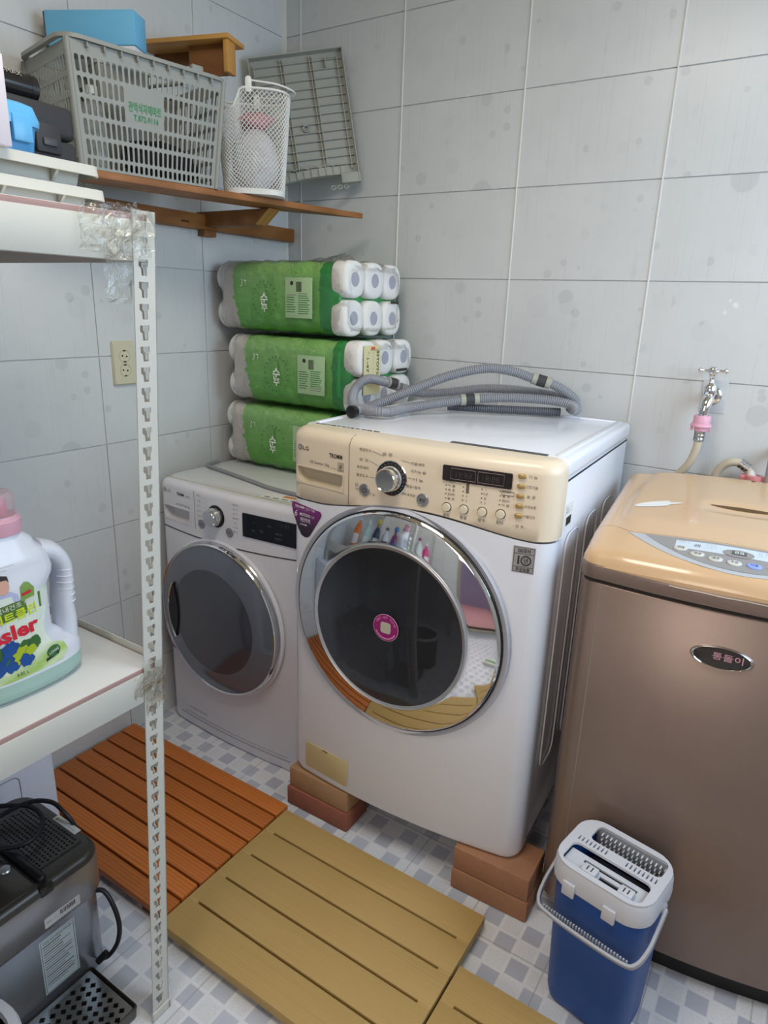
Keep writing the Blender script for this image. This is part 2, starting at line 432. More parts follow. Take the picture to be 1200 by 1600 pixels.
def appliance_shell(root, W, D, H, b, rc, zb, mat_body, mat_panel, top_r=.028, depth0=.06):
    """bowed front (body + control panel split along the curve zb(x)) and the box behind it"""
    f = front_curve(W, b)
    plan = []                                # plan outline from the left side round the front to the right side
    plan.append((0, depth0))
    for i in range(9):
        a = pi + .5*pi*i/8; plan.append((rc+rc*cos(a), f(rc)+rc+rc*sin(a)))
    for i in range(1, 20): x = rc+(W-2*rc)*i/20; plan.append((x, f(x)))
    for i in range(9):
        a = 1.5*pi + .5*pi*i/8; plan.append((W-rc+rc*cos(a), f(W-rc)+rc+rc*sin(a)))
    plan.append((W, depth0))
    def ring(inset, zf):
        out = []
        for x, y in plan:
            c = Vector((W/2, depth0)); d = Vector((x, y))-c; L = d.length
            sx = (W/2-inset)/(W/2); sy = 1-inset/max(.03, depth0-f(W/2)) if y < depth0 else 1
            out.append((W/2+(x-W/2)*sx, depth0+(y-depth0)*sy, zf(x)))
        return out
    g = G(); g.loft([ring(.02, lambda x: 0.0), ring(.006, lambda x: .004), ring(0, lambda x: .018), ring(0, lambda x: zb(x)-.0015)], False)
    g.build('front_panel', mat_body, root, smooth=50)
    g = G(); rings = [ring(.004, lambda x: zb(x)), ring(0, lambda x: zb(x)+.003), ring(0, lambda x: H-top_r)]
    for i in range(1, 7):
        a = .5*pi*i/6; rings.append(ring(top_r*(1-cos(a)), lambda x, a=a: H-top_r+top_r*sin(a)))
    rings.append([(p[0], depth0, H) for p in rings[-1]])
    g.loft(rings, False); cp = g.build('control_panel', mat_panel, root, smooth=50)
    G().box(.004, W-.004, depth0-.02, D, .01, H-.045).build('cabinet', mat_body, root, bevel=.006)
    return cp

WR = thing('washing_machine', 'large white front-loading washer with cream control panel raised on brick blocks', 'washing machine', (.645, -.737, .122), radians(2.3))
W_, H_, D_ = .672, .976, .655
B_ = .030
zbw = lambda x: .797 + .030*sin(pi*min(1, max(0, (x-.10)/(W_-.14))))**1.5 + .011*(x/W_)
wcp = appliance_shell(WR, W_, D_, H_, B_, .045, zbw, WHITE, CREAM)
wf = Front(WR, W_, B_)
# lid panel on top with raised border
tp = rbox('top_panel', WHITE, WR, -.001, W_+.001, .058, D_+.002, H_-.042, H_, .012, 3)
LIDW = M('lid_white', '#E3E6EE', .25, var=.03, vscale=6, coat=.2)
g = G()
for (x0, x1, y0, y1) in ((.02, .034, .075, D_-.02), (W_-.034, W_-.02, .075, D_-.02), (.034, W_-.034, D_-.034, D_-.02)):
    g.box(x0, x1, y0, y1, H_-.002, H_+.0035)
g.build('raised_border', WHITE, tp, bevel=.002)
# yellowed rim where panel and top meet, worn black line, strip label
g = G()
random.seed(3)
x = .03
while x < .20:
    w = random.uniform(.006, .016); g.box(x, x+w, .066+random.uniform(-.001, .001), .070, H_-.0002, H_+.0004); x += w+random.uniform(.001, .006)
g.build('worn_line', INK, tp, smooth=0)
GREYSTRIP = M('strip_label', '#4A4C52', .45)
st = G().prism(rrect(.40, .622, .045+.015, .045+.033, .004), H_-.0002, H_+.0008, 'z').build('strip_label', GREYSTRIP, WR)
text('· ———  ——  — ———— ——  ○', INKG, st, (.51, .0695, H_+.0009), (1,0,0), (0,1,0), .006, .19, name='lettering')
# side: seam, embossed panels, bar-code sticker
g = G()
for (y0, y1) in ((.10, .20), (.27, .37), (.43, .53)):
    prof = rrect(y0, y1, .20, .80, .03, 5)
    pts = [(W_+.0005, a, b) for a, b in prof]; g.tube(pts+pts[:1], .0020, 6)
g.build('side_embossing', WHITE, WR)
G().box(W_-.006, W_-.0035, .058, D_, .925, .9285).build('seam_line', SHADOW, WR, smooth=0)
sk = G().box(W_-.0042, W_-.0034, .085, .140, .815, .872).build('barcode_sticker', PAPER, WR, smooth=0)
g = G(); random.seed(11); y = .093
while y < .132:
    w = random.choice((.0008, .0014, .0022)); g.box(W_-.0036, W_-.0030, y, y+w, .823, .842); y += w+random.choice((.0009, .0016))
g.build('barcode', INK, sk, smooth=0)
text('LG  ---- ----\nF1-15 -- --', INK, sk, (W_-.0033, .112, .858), (0,1,0), (0,0,1), .006, .044)
# drawer
seam_pts = [wf.at(.1895, z, .0002) for z in (.812, .85, .9, .94, .948)]+[wf.at(.1895, H_-.028+.028*sin(a), .0004-.028*(1-cos(a))*1.02) for a in (.4, .8, 1.2, 1.5)]
G().tube(seam_pts, .0009, 5).build('panel_seam', M('seam_brown', '#6B5F4D', .7), WR)
def cut_rect(obj, x0, x1, z0, z1):
    """open a rectangular hole in the front of a panel"""
    bm = bmesh.new(); bm.from_mesh(obj.data)
    for co, no in (((x0, 0, 0), (1, 0, 0)), ((x1, 0, 0), (1, 0, 0)), ((0, 0, z0), (0, 0, 1)), ((0, 0, z1), (0, 0, 1))):
        bmesh.ops.bisect_plane(bm, geom=bm.verts[:]+bm.edges[:]+bm.faces[:], plane_co=co, plane_no=no, dist=1e-6)
    dead = []
    for f in bm.faces:
        c = f.calc_center_median()
        if x0 < c.x < x1 and z0 < c.z < z1 and c.y < .02: dead.append(f)
    bmesh.ops.delete(bm, geom=dead, context='FACES'); bm.to_mesh(obj.data); bm.free()
def scoop(fr, panel, x0, x1, z0, z1, mat_in, mat_edge, parent):
    """drawer pull: a real hollow behind a rounded opening"""
    cut_rect(panel, x0-.0005, x1+.0005, z0-.0005, z1+.0005)
    cx = (x0+x1)/2; m = fr.mat(cx, z0); w = (x1-x0)/2; h = z1-z0
    sh = rrect(-w+.0008, w-.0008, .0008, h-.0008, (h*.60, h*.60, .003, .003), 7)
    o = holed_plate('drawer_pull_rim', mat_edge, parent, [(-w-.002, -.002), (w+.002, -.002), (w+.002, h+.002), (-w-.002, h+.002)], [sh], 0, .0012)
    o.data.transform(m @ Matrix(((1, 0, 0, 0), (0, 0, -1, 0), (0, 1, 0, 0), (0, 0, 0, 1))))
    rings = []
    for d, k, up_ in ((0, 1.0, 0), (.006, .985, 0), (.016, .96, .003), (.022, .90, .006), (.024, .70, .008)):
        rings.append([m @ Vector((a*k, d, h*.5+(b-h*.5)*k+up_*(1-b/h))) for a, b in sh])
    g = G(); g.loft(rings, True, (False, True)); return g.build('drawer_pull', mat_in, parent, smooth=60)
dr = scoop(wf, wcp, .026, .174, .842, .882, CREAM_D, CREAM, WR)
# brand print
wf.text('LG', .055, .928, .0105, .019, INK, bold=.01); wf.disc('brand_mark', M('mark_grey', '#8B8480', .5), .036, .9285, [(.0075, 0), (.0075, .0008), (.0001, .0008)])
wf.text('G', .036, .9285, .007, None, WINK, off=.0014)
wf.text('TROMM', .150, .923, .0105, .040, INK, bold=.03)
wf.text('DD Inverter 15kg', .100, .897, .0072, .062, INK)
wf.text('DIRECT DRIVE', .145, .8935, .003, .018, INKG)
bx_ = wf.plate('motion_badge', M('badge_beige', '#B7AB94', .5), .156, .175, .889, .911, .0008, .001)
wf.text('6', .1655, .901, .011, None, INK, off=.0012, shear=.3); wf.text('motion', .1655, .892, .003, .014, INK, off=.0012)
# dial
wf.disc('dial_ring', CHROME, .306, .897, [(.0405, -.002), (.0405, .0015), (.0385, .0025), (.0375, .001)])
wf.disc('dial_base', M('dial_black', '#2A2724', .45), .306, .897, [(.038, -.001), (.038, .0022), (.0265, .003), (.0001, .003)])
dk = wf.disc('dial', CHROME, .306, .897, [(.0275, .002), (.0275, .012), (.0262, .013), (.0262, .026), (.0240, .031), (.0225, .0295), (.0001, .0295)], seg=40)
wf.disc('dial_collar', M('collar_white', '#CFCFD2', .2, metal=.4), .306, .897, [(.0285, .004), (.0285, .0085), (.0277, .0095)], dk, 40)
ring = []
for k in range(20):
    a = radians(-60+k*15.6); ring.append((.306+.0333*sin(a), .897+.0333*cos(a)))
g = G()
for x, z in ring: g.lathe([(.0011, .0025), (.0011, .0032), (.0001, .0032)], (0,0,0), 'y', 6, wf.mat(.306, .897) @ Matrix.Translation((x-.306, 0, z-.897)))
g.build('dial_marks', INKG, WR, smooth=0)
for tx, tz, s in ((.235, .951, '헹굼만수'), (.232, .928, '온 도'), (.229, .910, '표준세탁'), (.228, .891, '물온도수'), (.294, .949, '표 준'), (.370, .938, '이불세탁'), (.372, .921, '의기능 ◎'), (.372, .903, '기 능'), (.362, .886, '헹굼+탈수')):
    wf.text(s, tx, tz, .0058, min(.036, .0072*len(s)+.004), INK)
for (x0, z0, x1, z1) in ((.254, .951, .285, .944), (.330, .941, .350, .939), (.248, .891, .264, .890), (.347, .905, .360, .904), (.247, .928, .270, .920)):
    G().tube([wf.at(x0, z0, .0004), wf.at(x1, z1, .0004)], .0005, 4).build('pointer_line', INKG, WR)
# round metal push buttons
for (x, z, sym) in ((.235, .858, 'O'), (.386, .861, 'II')):
    b_ = wf.disc('push_button', SILVERP, x, z, [(.0145, -.001), (.0145, .002), (.0125, .003), (.0118, .0015), (.0001, .0020)])
    if sym == 'II':
        wf.text('II', x+.003, z, .009, None, INK, off=.003, parent=b_); wf.poly('play_mark', INK, [(x-.006, z-.0045), (x-.0008, z), (x-.006, z+.0045)], .0032, b_)
    else:
        pts = [wf.at(x+.0055*cos(radians(a)), z+.0055*sin(radians(a)), .0022) for a in range(120, 421, 20)]
        gg = G().tube(pts, .0007, 4); gg.tube([wf.at(x, z, .0022), wf.at(x, z+.007, .0022)], .0007, 4); gg.build('power_mark', INK, b_)
wf.text('기 능', .256, .851, .006, .017, INK); wf.text('세탁/표준보', .350, .867, .0055, .034, INK)
wf.text('◎', .213, .866, .008, None, INKG); wf.text('3', .213, .857, .004, .012, INKG)
# display
dp = wf.plate('display', M('display_brown', '#221B1C', .15, spec=.6), .430, .580, .914, .947, .003, .003)
DL = M('display_line', '#8C7A77', .5)
for (x0, x1) in ((.449, .503), (.508, .563)):
    pts = [wf.at(a, b, .0035) for a, b in ((x0, .919), (x1, .919), (x1, .942), (x0, .942), (x0, .919))]
    G().tube(pts, .0007, 4).build('display_frame', DL, dp)
DIG = M('display_digit', '#43393B', .4)
wf.text('18:88', .478, .930, .013, .036, DIG, off=.0034, parent=dp); wf.text('18:88', .536, .930, .013, .036, DIG, off=.0034, parent=dp)
for x in (.4385, .5715): wf.disc('lamp_dot', M('lamp_purple', '#4E3F52', .3), x, .927, [(.005, .002), (.005, .0038), (.0001, .0038)], dp, 14)
wf.text('건조', .440, .940, .004, .012, DL, off=.0034, parent=dp)
# four cream buttons with columns of option print
CBTN = M('cream_button', '#DDD2B8', .35)
for k, (x, nm) in enumerate(((.443, '세 탁'), (.4815, '헹 굼'), (.522, '탈 수'), (.561, '물온도'))):
    z = .8545+.0012*k
    bt = wf.disc('option_button', CBTN, x, z, [(.0092, 0), (.0092, .004), (.0085, .0058), (.0001, .0066)], seg=24)
    wf.disc('button_rim', INK, x, z, [(.0108, -.001), (.0108, .0006), (.0092, .0007)], bt, 24)
    wf.text(nm, x, z-.0185, .0062, .015 if len(nm) < 4 else .020, INK)
    for r in range(5):
        zz = z+.020+.0095*r
        wf.disc('option_dot', INK, x-.004, zz, [(.0013, 0), (.0013, .0008), (.0001, .0008)], None, 8)
        if not (k == 1 and r > 1): wf.text(('물 온', '표준세탁', '표 준', '이 불', '헹굼만수')[(r+k) % 5] if k in (0, 3) else ('1', '2', '3', '온', '수온')[(r+k) % 5], x+.0085 if k in (0, 3) else x+.004, zz, .0048, None if k in (1, 2) else .016, INK)
wf.plate('option_tab', M('tab_brown', '#6E6355', .5), .4835, .4900, .892, .914, .0006, .0005)
fr_ = [wf.at(a, b, .0005) for a, b in ((.560, .8998), (.585, .8998), (.585, .9075), (.560, .9075), (.560, .8998))]
G().tube(fr_, .0005, 4).build('option_frame', INK, WR)
# five amber oval buttons
AMB = M('amber_button', '#A98A4E', .2, spec=.6, coat=.4)
for k, s in enumerate(('기 능', '건조기술', '표 준', '무상보증', '이불건조')):
    z = .944-.0208*k; x = .598
    m = wf.mat(x, z); out = rrect(-.0085, .0085, -.005, .005, .0049, 5)
    G().loft([[m @ Vector((a*k2, -d, b*k2)) for a, b in out] for k2, d in ((1, 0), (1, .003), (.85, .0048), (.5, .0055))], True, (False, True)).build('amber_button', AMB, WR, smooth=60)
    wf.text(s, .6195, z, .0055, .006*len(s), INK)
wf.text('- 건 조 -', .602, .838, .0058, .028, INK)
# purple triangular sticker
def purple():
    n = N('purple_sticker'); v = n.coord('Object'); sp = n.add('SeparateXYZ'); n.link(v, sp.inputs[0])
    t = n.math('DIVIDE', n.math('SUBTRACT', sp.outputs[2], .705), .085, clamp=True)
    n.link(n.ramp(t, [(0, lin('#241B24')), (.30, lin('#3E2440')), (.75, lin('#7A2A73')), (1, lin('#8A2F80'))]), n.b.inputs[0]); n.b.inputs['Roughness'].default_value = .3; return n.m
PURPLE = purple()
pts = [(.050, .700), (.060, .701), (.069, .708), (.105, .762), (.1085, .770), (.104, .777), (.012, .786), (.006, .783), (.005, .775), (.009, .757), (.026, .722), (.038, .704)]
ps = wf.poly('purple_sticker', PURPLE, pts, .0009)
# the sticker print follows it
wf.text('TROMM', .034, .7765, .0062, .034, WINK, off=.0014, bold=.03, parent=ps); wf.text('만의 기술!', .071, .7755, .0062, .032, WINK, off=.0014, parent=ps)
wf.text('6', .021, .758, .018, None, WINK, off=.0014, shear=.25, parent=ps); wf.text('MOTION', .052, .7585, .0078, .035, WINK, off=.0014, bold=.02, parent=ps); wf.text('으로', .078, .758, .0055, .012, WINK, off=.0014, parent=ps)
wf.text('깨끗하게', .053, .745, .0095, .034, WINK, off=.0014, bold=.01, parent=ps); wf.text('LG TROMM', .047, .7325, .0042, .024, WINK, off=.0014, bold=.02, parent=ps)
G().tube([wf.at(.012, .7705, .0012), wf.at(.102, .7665, .0012)], .0004, 4).build('sticker_line', M('sticker_pink', '#B77BB0', .5), ps)
# ten year warranty sticker
wy = wf.plate('warranty_sticker', M('sticker_silver', '#A9A6A4', .35, metal=.3), .594, .640, .738, .796, .0008, .001)
for pts in ([(.5965, .7405), (.6375, .7405), (.6375, .7935), (.5965, .7935), (.5965, .7405)], [(.5965, .780), (.6375, .780)], [(.5965, .7515), (.6375, .7515)]):
    G().tube([wf.at(a, b, .0011) for a, b in pts], .0005, 4).build('sticker_line', INK, wy)
wf.text('DD모터', .617, .787, .0078, .026, INK, off=.0012, bold=.02, parent=wy); wf.text('1', .6065, .766, .020, None, INK, off=.0012, bold=.02, parent=wy)
wf.text('무상보증', .617, .7455, .0075, .030, INK, off=.0012, bold=.02, parent=wy); wf.text('년', .622, .766, .0085, None, INK, off=.0012, bold=.02, parent=wy)
pts = [wf.at(.622+.0098*cos(a*pi/12), .766+.0098*sin(a*pi/12), .0012) for a in range(25)]
G().tube(pts, .0016, 4).build('zero_ring', INK, wy)
# filter cover
fc = wf.plate('filter_cover', YELLOWED, .055, .205, .028, .108, .0022, .008, n=5, bevel=.0008)
wf.plate('cover_latch', M('latch_brown', '#8D7C57', .5), .118, .135, .1015, .1065, .0030, .001, fc)
# ---- door
DCX, DCZ = .322, .545
dm = wf.mat(DCX, DCZ, -.004)
dR = .276
DOOR_GREY = M('door_gasket_grey', '#8F8F93', .35)
door = G().lathe([(dR+.014, -.006), (dR+.012, .004), (dR+.002, .001), (dR-.004, -.002)], (0,0,0), 'y', 96, dm).build('door', M('door_surround', '#B9BAC2', .3, metal=.2), WR, smooth=60)
G().lathe([(dR+.001, -.002), (dR+.0012, .004), (dR-.001, .0065)], (0,0,0), 'y', 96, dm).build('door_edge', BLACK, door, smooth=60)
prof = [(dR-.001, .004), (dR-.006, .0115)]
for k in range(9):
    t = k/8; prof.append((dR-.010-.062*t, .013+.020*t-.003*t*t))
G().lathe(prof, (0,0,0), 'y', 128, dm).build('chrome_ring', CHROME, door, smooth=80)
G().lathe([(.2045, .028), (.2045, .0345), (.2025, .0355), (.2000, .0325)], (0,0,0), 'y', 96, dm).build('glass_rim', M('rim_silver', '#B9BABD', .35, metal=.6), door, smooth=60)
def dark_glass(name, tint, tr=.55):
    m = bpy.data.materials.new(name); m.use_nodes = True; nt = m.node_tree; nt.nodes.remove(nt.nodes['Principled BSDF'])
    o = nt.nodes['Material Output']; t = nt.nodes.new('ShaderNodeBsdfTransparent'); t.inputs[0].default_value = tint
    gl = nt.nodes.new('ShaderNodeBsdfGlossy'); gl.inputs['Roughness'].default_value = .03; gl.inputs[0].default_value = (1, 1, 1, 1)
    fr = nt.nodes.new('ShaderNodeFresnel'); fr.inputs[0].default_value = 1.55
    mx = nt.nodes.new('ShaderNodeMixShader'); nt.links.new(fr.outputs[0], mx.inputs[0]); nt.links.new(t.outputs[0], mx.inputs[1]); nt.links.new(gl.outputs[0], mx.inputs[2])
    nt.links.new(mx.outputs[0], o.inputs[0]); MATS[name] = m; return m
GLASS_D = dark_glass('smoked_glass', (.42, .42, .43, 1))
gp = [(.2005, .032)]
for k in range(1, 9): t = k/8; gp.append((.2005*(1-t)+1e-7*(t == 1), .032+.010*(1-(1-t)**2)))
G().lathe(gp, (0,0,0), 'y', 64, dm).build('door_glass', GLASS_D, door, smooth=80)
# glass bowl and drum behind the smoked glass
BOWL = M('bowl_glass', '#4A4C52', .15, spec=.7, coat=.5)
G().lathe([(.2000, .029), (.185, .024), (.165, -.010), (.150, -.045), (.120, -.07), (.05, -.08), (1e-7, -.081)], (0,0,0), 'y', 64, dm).build('glass_bowl', BOWL, door, smooth=60)
for r_, h_ in ((.186, .0250), (.158, -.020)):
    pts = [dm @ Vector((r_*cos(a*pi/40), -h_-.0015, r_*sin(a*pi/40))) for a in range(81)]
    G().tube(pts, .0018, 6).build('bowl_ridge', M('bowl_ridge', '#7E8085', .2, metal=.6), door)
# round magenta sticker on the glass
SM = dm @ Matrix.Translation((.006, 0, .008))
MAG = M('magenta_sticker', '#97256F', .35)
sk = G().lathe([(.0335, .0425), (.0335, .0432), (1e-7, .0432)], (0,0,0), 'y', 40, SM).build('round_sticker', M('sticker_edge', '#D9A7C6', .4), door)
G().lathe([(.0322, .0432), (.0322, .0436), (1e-7, .0436)], (0,0,0), 'y', 40, SM).build('sticker_face', MAG, door)
PALE = M('sticker_pale', '#BDB9A8', .5)
def blob(pts, y, mat, nm='sticker_shape'):
    return G().prism(pts, -y, -y-.0003, 'y', SM).build(nm, mat, door, smooth=0)
blob(rrect(-.0135, .0135, -.014, .0135, .006, 4), .0436, PALE)
for k, ch in enumerate('이불이 보증 무상기능'):
    a = radians(62-124*k/9.5)
    if ch != ' ': text(ch, M('sticker_pinkprint', '#E9A9CF', .5), door, SM @ Vector((.0262*sin(-a), -.0437, .0262*cos(a))), SM.to_3x3() @ Vector((cos(a), 0, sin(a))), SM.to_3x3() @ Vector((-sin(a), 0, cos(a))), .0052)
for k in range(22):
    a = radians(-118-124*(k/21)+180+62+62) 
    a = radians(118+124*k/21)
    G().box(-.0009, .0009, -.0439, -.0436, -.0016, .0016, SM @ Matrix.Translation((.0275*sin(a), 0, .0275*cos(a))) @ Matrix.Rotation(a, 4, 'Y')).build('small_print', M('sticker_pinkprint', '#E9A9CF', .5), door, smooth=0)

# ------------------------------------------------------------------ brick blocks under the washer
def block_mat(name, c1, c2):
    n = N(name); v = n.coord('Object')
    col = n.mix(n.noise(v, 22, 6, .7), lin(c1), lin(c2)); spk = n.math('GREATER_THAN', n.noise(v, 300, 2), .66)
    col = n.mix(n.math('MULTIPLY', spk, .35), col, lin('#5C4336')); n.set(Base_Color=col, Roughness=.9); n.bump(n.noise(v, 160, 4), .5, .002); return n.m
BT = block_mat('tan_block', '#9A7654', '#B48D68'); BR = block_mat('red_block', '#8A4F3C', '#A2654F'); BO = block_mat('brown_block', '#96684C', '#AC7D5E')
for (nm, lab, mt, x0, x1, y0, y1, z0, z1, rz) in (
    ('brick_block', 'reddish brick block on the floor, lower of the pair beside the dryer', BR, .640, .850, -.757, -.655, 0, .059, .010),
    ('brick_block', 'tan brick block under the washer filter cover, upper of its pair', BT, .645, .848, -.752, -.652, .060, .121, -.008),
    ('brick_block', 'brown brick block on the floor, lower of the pair near the blue bucket', BO, 1.165, 1.362, -.748, -.63, 0, .058, .03),
    ('brick_block', 'orange-brown brick block under the washer corner nearest the blue bucket, upper of its pair', BO, 1.167, 1.360, -.745, -.63, .059, .121, .022)):
    cx, cy = (x0+x1)/2, (y0+y1)/2
    o = G().box(x0-cx, x1-cx, y0-cy, y1-cy, 0, z1-z0).build(nm, mt, None, (cx, cy, z0), rz, bevel=.004, seg=2)
    tag(o, lab, 'brick', 'blocks raising the washer')
# ------------------------------------------------------------------ dryer (left)
DR = thing('clothes_dryer', 'smaller white dryer with dark round door standing in the tiled corner', 'dryer', (.036, -.652, 0), 0)
DW, DH, DD = .574, .852, .60
DWHITE = M('dryer_white', '#E2E2EA', .25, coat=.25)
zbd = lambda x: .700 + .006*(x/DW) - .010*sin(pi*max(0, min(1, x/DW)))
dcp = appliance_shell(DR, DW, DD, DH, .016, .03, zbd, DWHITE, DWHITE, .022, .05)
df = Front(DR, DW, .016)
rbox('top_panel', M('dryer_top', '#DCDFE2', .25, var=.03, vscale=5), DR, 0, DW, .048, DD+.002, DH-.03, DH+.001, .008, 2)
G().tube([(0.012, .022, DH+.0005), (DW-.012, .022, DH+.0005)], .0012, 5).build('top_seam', M('seam_yellow', '#B9B58A', .6), DR)
G().tube([df.at(x, zbd(x)-.0005, .0005) for x in [.02+.53*i/16 for i in range(17)]], .0006, 5).build('panel_seam', INKG, DR)
scoop(df, dcp, .024, .150, .728, .771, M('dryer_pull', '#CFCED2', .35), DWHITE, DR)
df.text('LG', .050, .818, .010, .019, INKG); df.disc('brand_mark', M('mark_pale', '#A9A6A4', .4), .030, .818, [(.0075, 0), (.0075, .0006), (.0001, .0006)])
df.text('TROMM', .108, .816, .009, .034, INK, bold=.03); df.text('건조기', .142, .814, .007, .022, INKG)
df.text('DD 건조기 9kg', .112, .782, .0062, .050, INK); df.text('◎', .146, .782, .008, None, INKG)
G().tube([df.at(.172, z, .0005) for z in (.72, .78, .84)], .0006, 4).build('panel_seam', INKG, DR)
df.disc('dial_base', BLACK, .265, .779, [(.0335, -.002), (.0335, .002), (.027, .003), (.0001, .003)])
dk = df.disc('dial', M('dial_silver', '#C9C9CC', .15, metal=.8), .265, .779, [(.0265, .002), (.0265, .016), (.0245, .0185), (.0245, .028), (.022, .032), (.0001, .0325)], seg=36)
df.disc('dial_collar', CHROME, .265, .779, [(.0268, .010), (.0275, .012), (.0268, .0145)], dk, 36)
for k, s in enumerate(('표 준', '이 불', '온 도', '물 수', '건 조', '기능수', '세 탁')):
    df.text(s, .192, .828-.0155*k, .0055, .015, INKG)
    G().tube([df.at(.202, .828-.0155*k, .0004), df.at(.228, .815-.0100*k, .0004)], .0003, 4).build('pointer_line', M('faint_line', '#BDBBC0', .6), DR)
for k, s in enumerate(('이불건조', '온 수', '온 도', '표준세탁', '수온', '기 능', '물 온')):
    df.text(s, .343, .828-.0135*k, .0052, .006*len(s), INKG)
for (x, z) in ((.201, .742), (.318, .740)):
    b_ = df.disc('push_button', M('dryer_button', '#9E9CA2', .3, metal=.6), x, z, [(.0140, -.001), (.0140, .002), (.0120, .003), (.0115, .0015), (.0001, .002)])
    df.text('I>II' if x > .3 else 'O', x, z, .007, .010, INK, off=.0026, parent=b_)
dd = df.plate('display', M('dryer_display', '#121217', .12, spec=.6), .372, .560, .742, .812, .0025, .002)
DDIG = M('display_dim', '#3B3B44', .4)
df.text('18:88', .52, .800, .014, .040, DDIG, off=.003, parent=dd)
for (x, z, s) in ((.386, .802, '기능'), (.392, .780, '건조'), (.414, .790, '----'), (.440, .770, '수온'), (.470, .790, '온도'), (.50, .772, '이불건조'), (.50, .758, '건조온도'), (.412, .766, '표준')):
    df.text(s, x, z, .0055, None, M('display_dimprint', '#6D6D75', .4), off=.003, parent=dd)
df.text('LG 이불기능수 건조 기능기', .140, .075, .0075, .085, INKG)
G().tube([df.at(x, .040, .0005) for x in [.05+.48*i/10 for i in range(11)]], .0009, 4).build('kick_seam', INKG, DR)
G().tube([df.at(x, .052, .0004) for x in [.07+.45*i/10 for i in range(11)]], .0005, 4).build('kick_seam', INKG, DR)
# warning sticker low on the front and door
rs = df.disc('round_sticker', M('sticker_maroon', '#9A6273', .4), .034, .300, [(.030, 0), (.030, .0008), (.0001, .0008)]); df.disc('sticker_face', M('sticker_palepink', '#D9C7CC', .5), .034, .300, [(.022, .0008), (.022, .0012), (.0001, .0012)], rs)
# door: chrome crescent, blue-grey glass ring, darker window, grip slot
CX, CZ, R = .268, .452, .247
m2 = df.mat(CX, CZ)
door = G().lathe([(R+.006, -.004), (R+.005, .003), (R, .005), (R-.002, .002)], (0,0,0), 'y', 96, m2).build('door', DWHITE, DR, smooth=60)
G().lathe([(R-.001, 0), (R-.002, .020), (R-.007, .026), (R-.011, .022)], (0,0,0), 'y', 96, m2).build('door_trim', CHROME, door, smooth=60)
RINGG = M('door_bluegrey', '#666C78', .10, spec=.6, coat=.6)
prof = [(R-.010, .022)]
for k in range(1, 8): t = k/7; prof.append((R-.010-.070*t, .022+.022*t-.006*t*t))
rg = G().lathe(prof, (0,0,0), 'y', 96, m2).build('glass_ring', RINGG, door, smooth=70)
WIN = M('dryer_window', '#44454E', .07, spec=.7, coat=.6)
prof = [(R-.080, .038)]
for k in range(1, 8): t = k/7; prof.append(((R-.080)*(1-t)+1e-7*(t == 1), .038+.010*t))
G().lathe(prof, (0,0,0), 'y', 64, m2).build('window_glass', WIN, door, smooth=80)
# crescent grip at the left of the door
g = G(); inner = []; outer = []
for k in range(17):
    a = radians(150+60*k/16); inner.append((.185*cos(a), .185*sin(a)))
    w = .040*sin(pi*k/16)
    outer.append((.185*cos(a)+w, .185*sin(a)))
cr = inner + outer[::-1][1:-1]
G().prism(cr[::-1], -.030, -.0445, 'y', m2).build('grip_recess', M('grip_dark', '#17171B', .25), door)
G().tube([m2 @ Vector((a, -.0445, b)) for a, b in inner], .0028, 6).build('grip_edge', CHROME, door)
# ------------------------------------------------------------------ top-loading washer (right)
def metallic_brown():
    n = N('bronze_steel'); v = n.coord('Object')
    smear = n.noise(v, 4.5, 5, .6)
    col = n.mix(smear, lin('#7A665D'), lin('#8A766B')); col = n.mix(n.math('MULTIPLY', n.noise(v, 700, 1), .12), col, lin('#B9AFA4'))
    n.set(Base_Color=col, Roughness=n.math('MULTIPLY_ADD', smear, .18, .26), Metallic=.45); return n.m
BRONZE = metallic_brown()
TAN = M('tan_plastic', '#D2AF88', .22, coat=.4, var=.03, vscale=3)
TL = thing('top_load_washer', 'tan and bronze top-loading washer with control panel on its lid edge', 'washing machine', (1.372, -.695, 0), radians(5))
TLW, TLD = .56, .575
tf = front_curve(TLW, .03)
def tl_plan(inset=0, rc=.04, n=20):
    out = [(inset, TLD-inset)]
    for i in range(7):
        a = pi+.5*pi*i/6; out.append((inset+rc+rc*cos(a), tf(rc)+inset+rc+rc*sin(a)))
    for i in range(1, n): x = rc+(TLW-2*rc)*i/n; out.append((x, tf(x)+inset))
    for i in range(7):
        a = 1.5*pi+.5*pi*i/6; out.append((TLW-inset-rc+rc*cos(a), tf(TLW-rc)+inset+rc+rc*sin(a)))
    out.append((TLW-inset, TLD-inset)); return out
def tfr(x, rc=.04):
    e = min(x, TLW-x)
    return tf(x) if e >= rc else tf(rc)+rc-sqrt(max(0, rc*rc-(rc-e)**2))
def pr(o, z): return [(x, y, z) for x, y in o]
G().loft([pr(tl_plan(.03), 0), pr(tl_plan(.03), .066)], True, (True, True)).build('kick_base', M('kick_black', '#1B1A1A', .6), TL)
G().loft([pr(tl_plan(.012), .058), pr(tl_plan(.002), .062), pr(tl_plan(), .075), pr(tl_plan(), .866), pr(tl_plan(.004), .870)], True, (True, True)).build('cabinet', BRONZE, TL, smooth=50)
G().loft([pr(tl_plan(.003), .8705), pr(tl_plan(.003), .8745)], True).build('cabinet_seam', SHADOW, TL)
G().loft([pr(tl_plan(.004), .8745), pr(tl_plan(-.003), .878), pr(tl_plan(-.004), .900), pr(tl_plan(-.001), .907)], True).build('upper_band', BRONZE, TL, smooth=50)
for x in (.046, TLW-.046):
    G().tube([(x, tf(x)-.0004, .08), (x, tf(x)-.0004, .863)], .0012, 5).build('corner_seam', M('seam_light', '#A2988D', .4, metal=.4), TL)
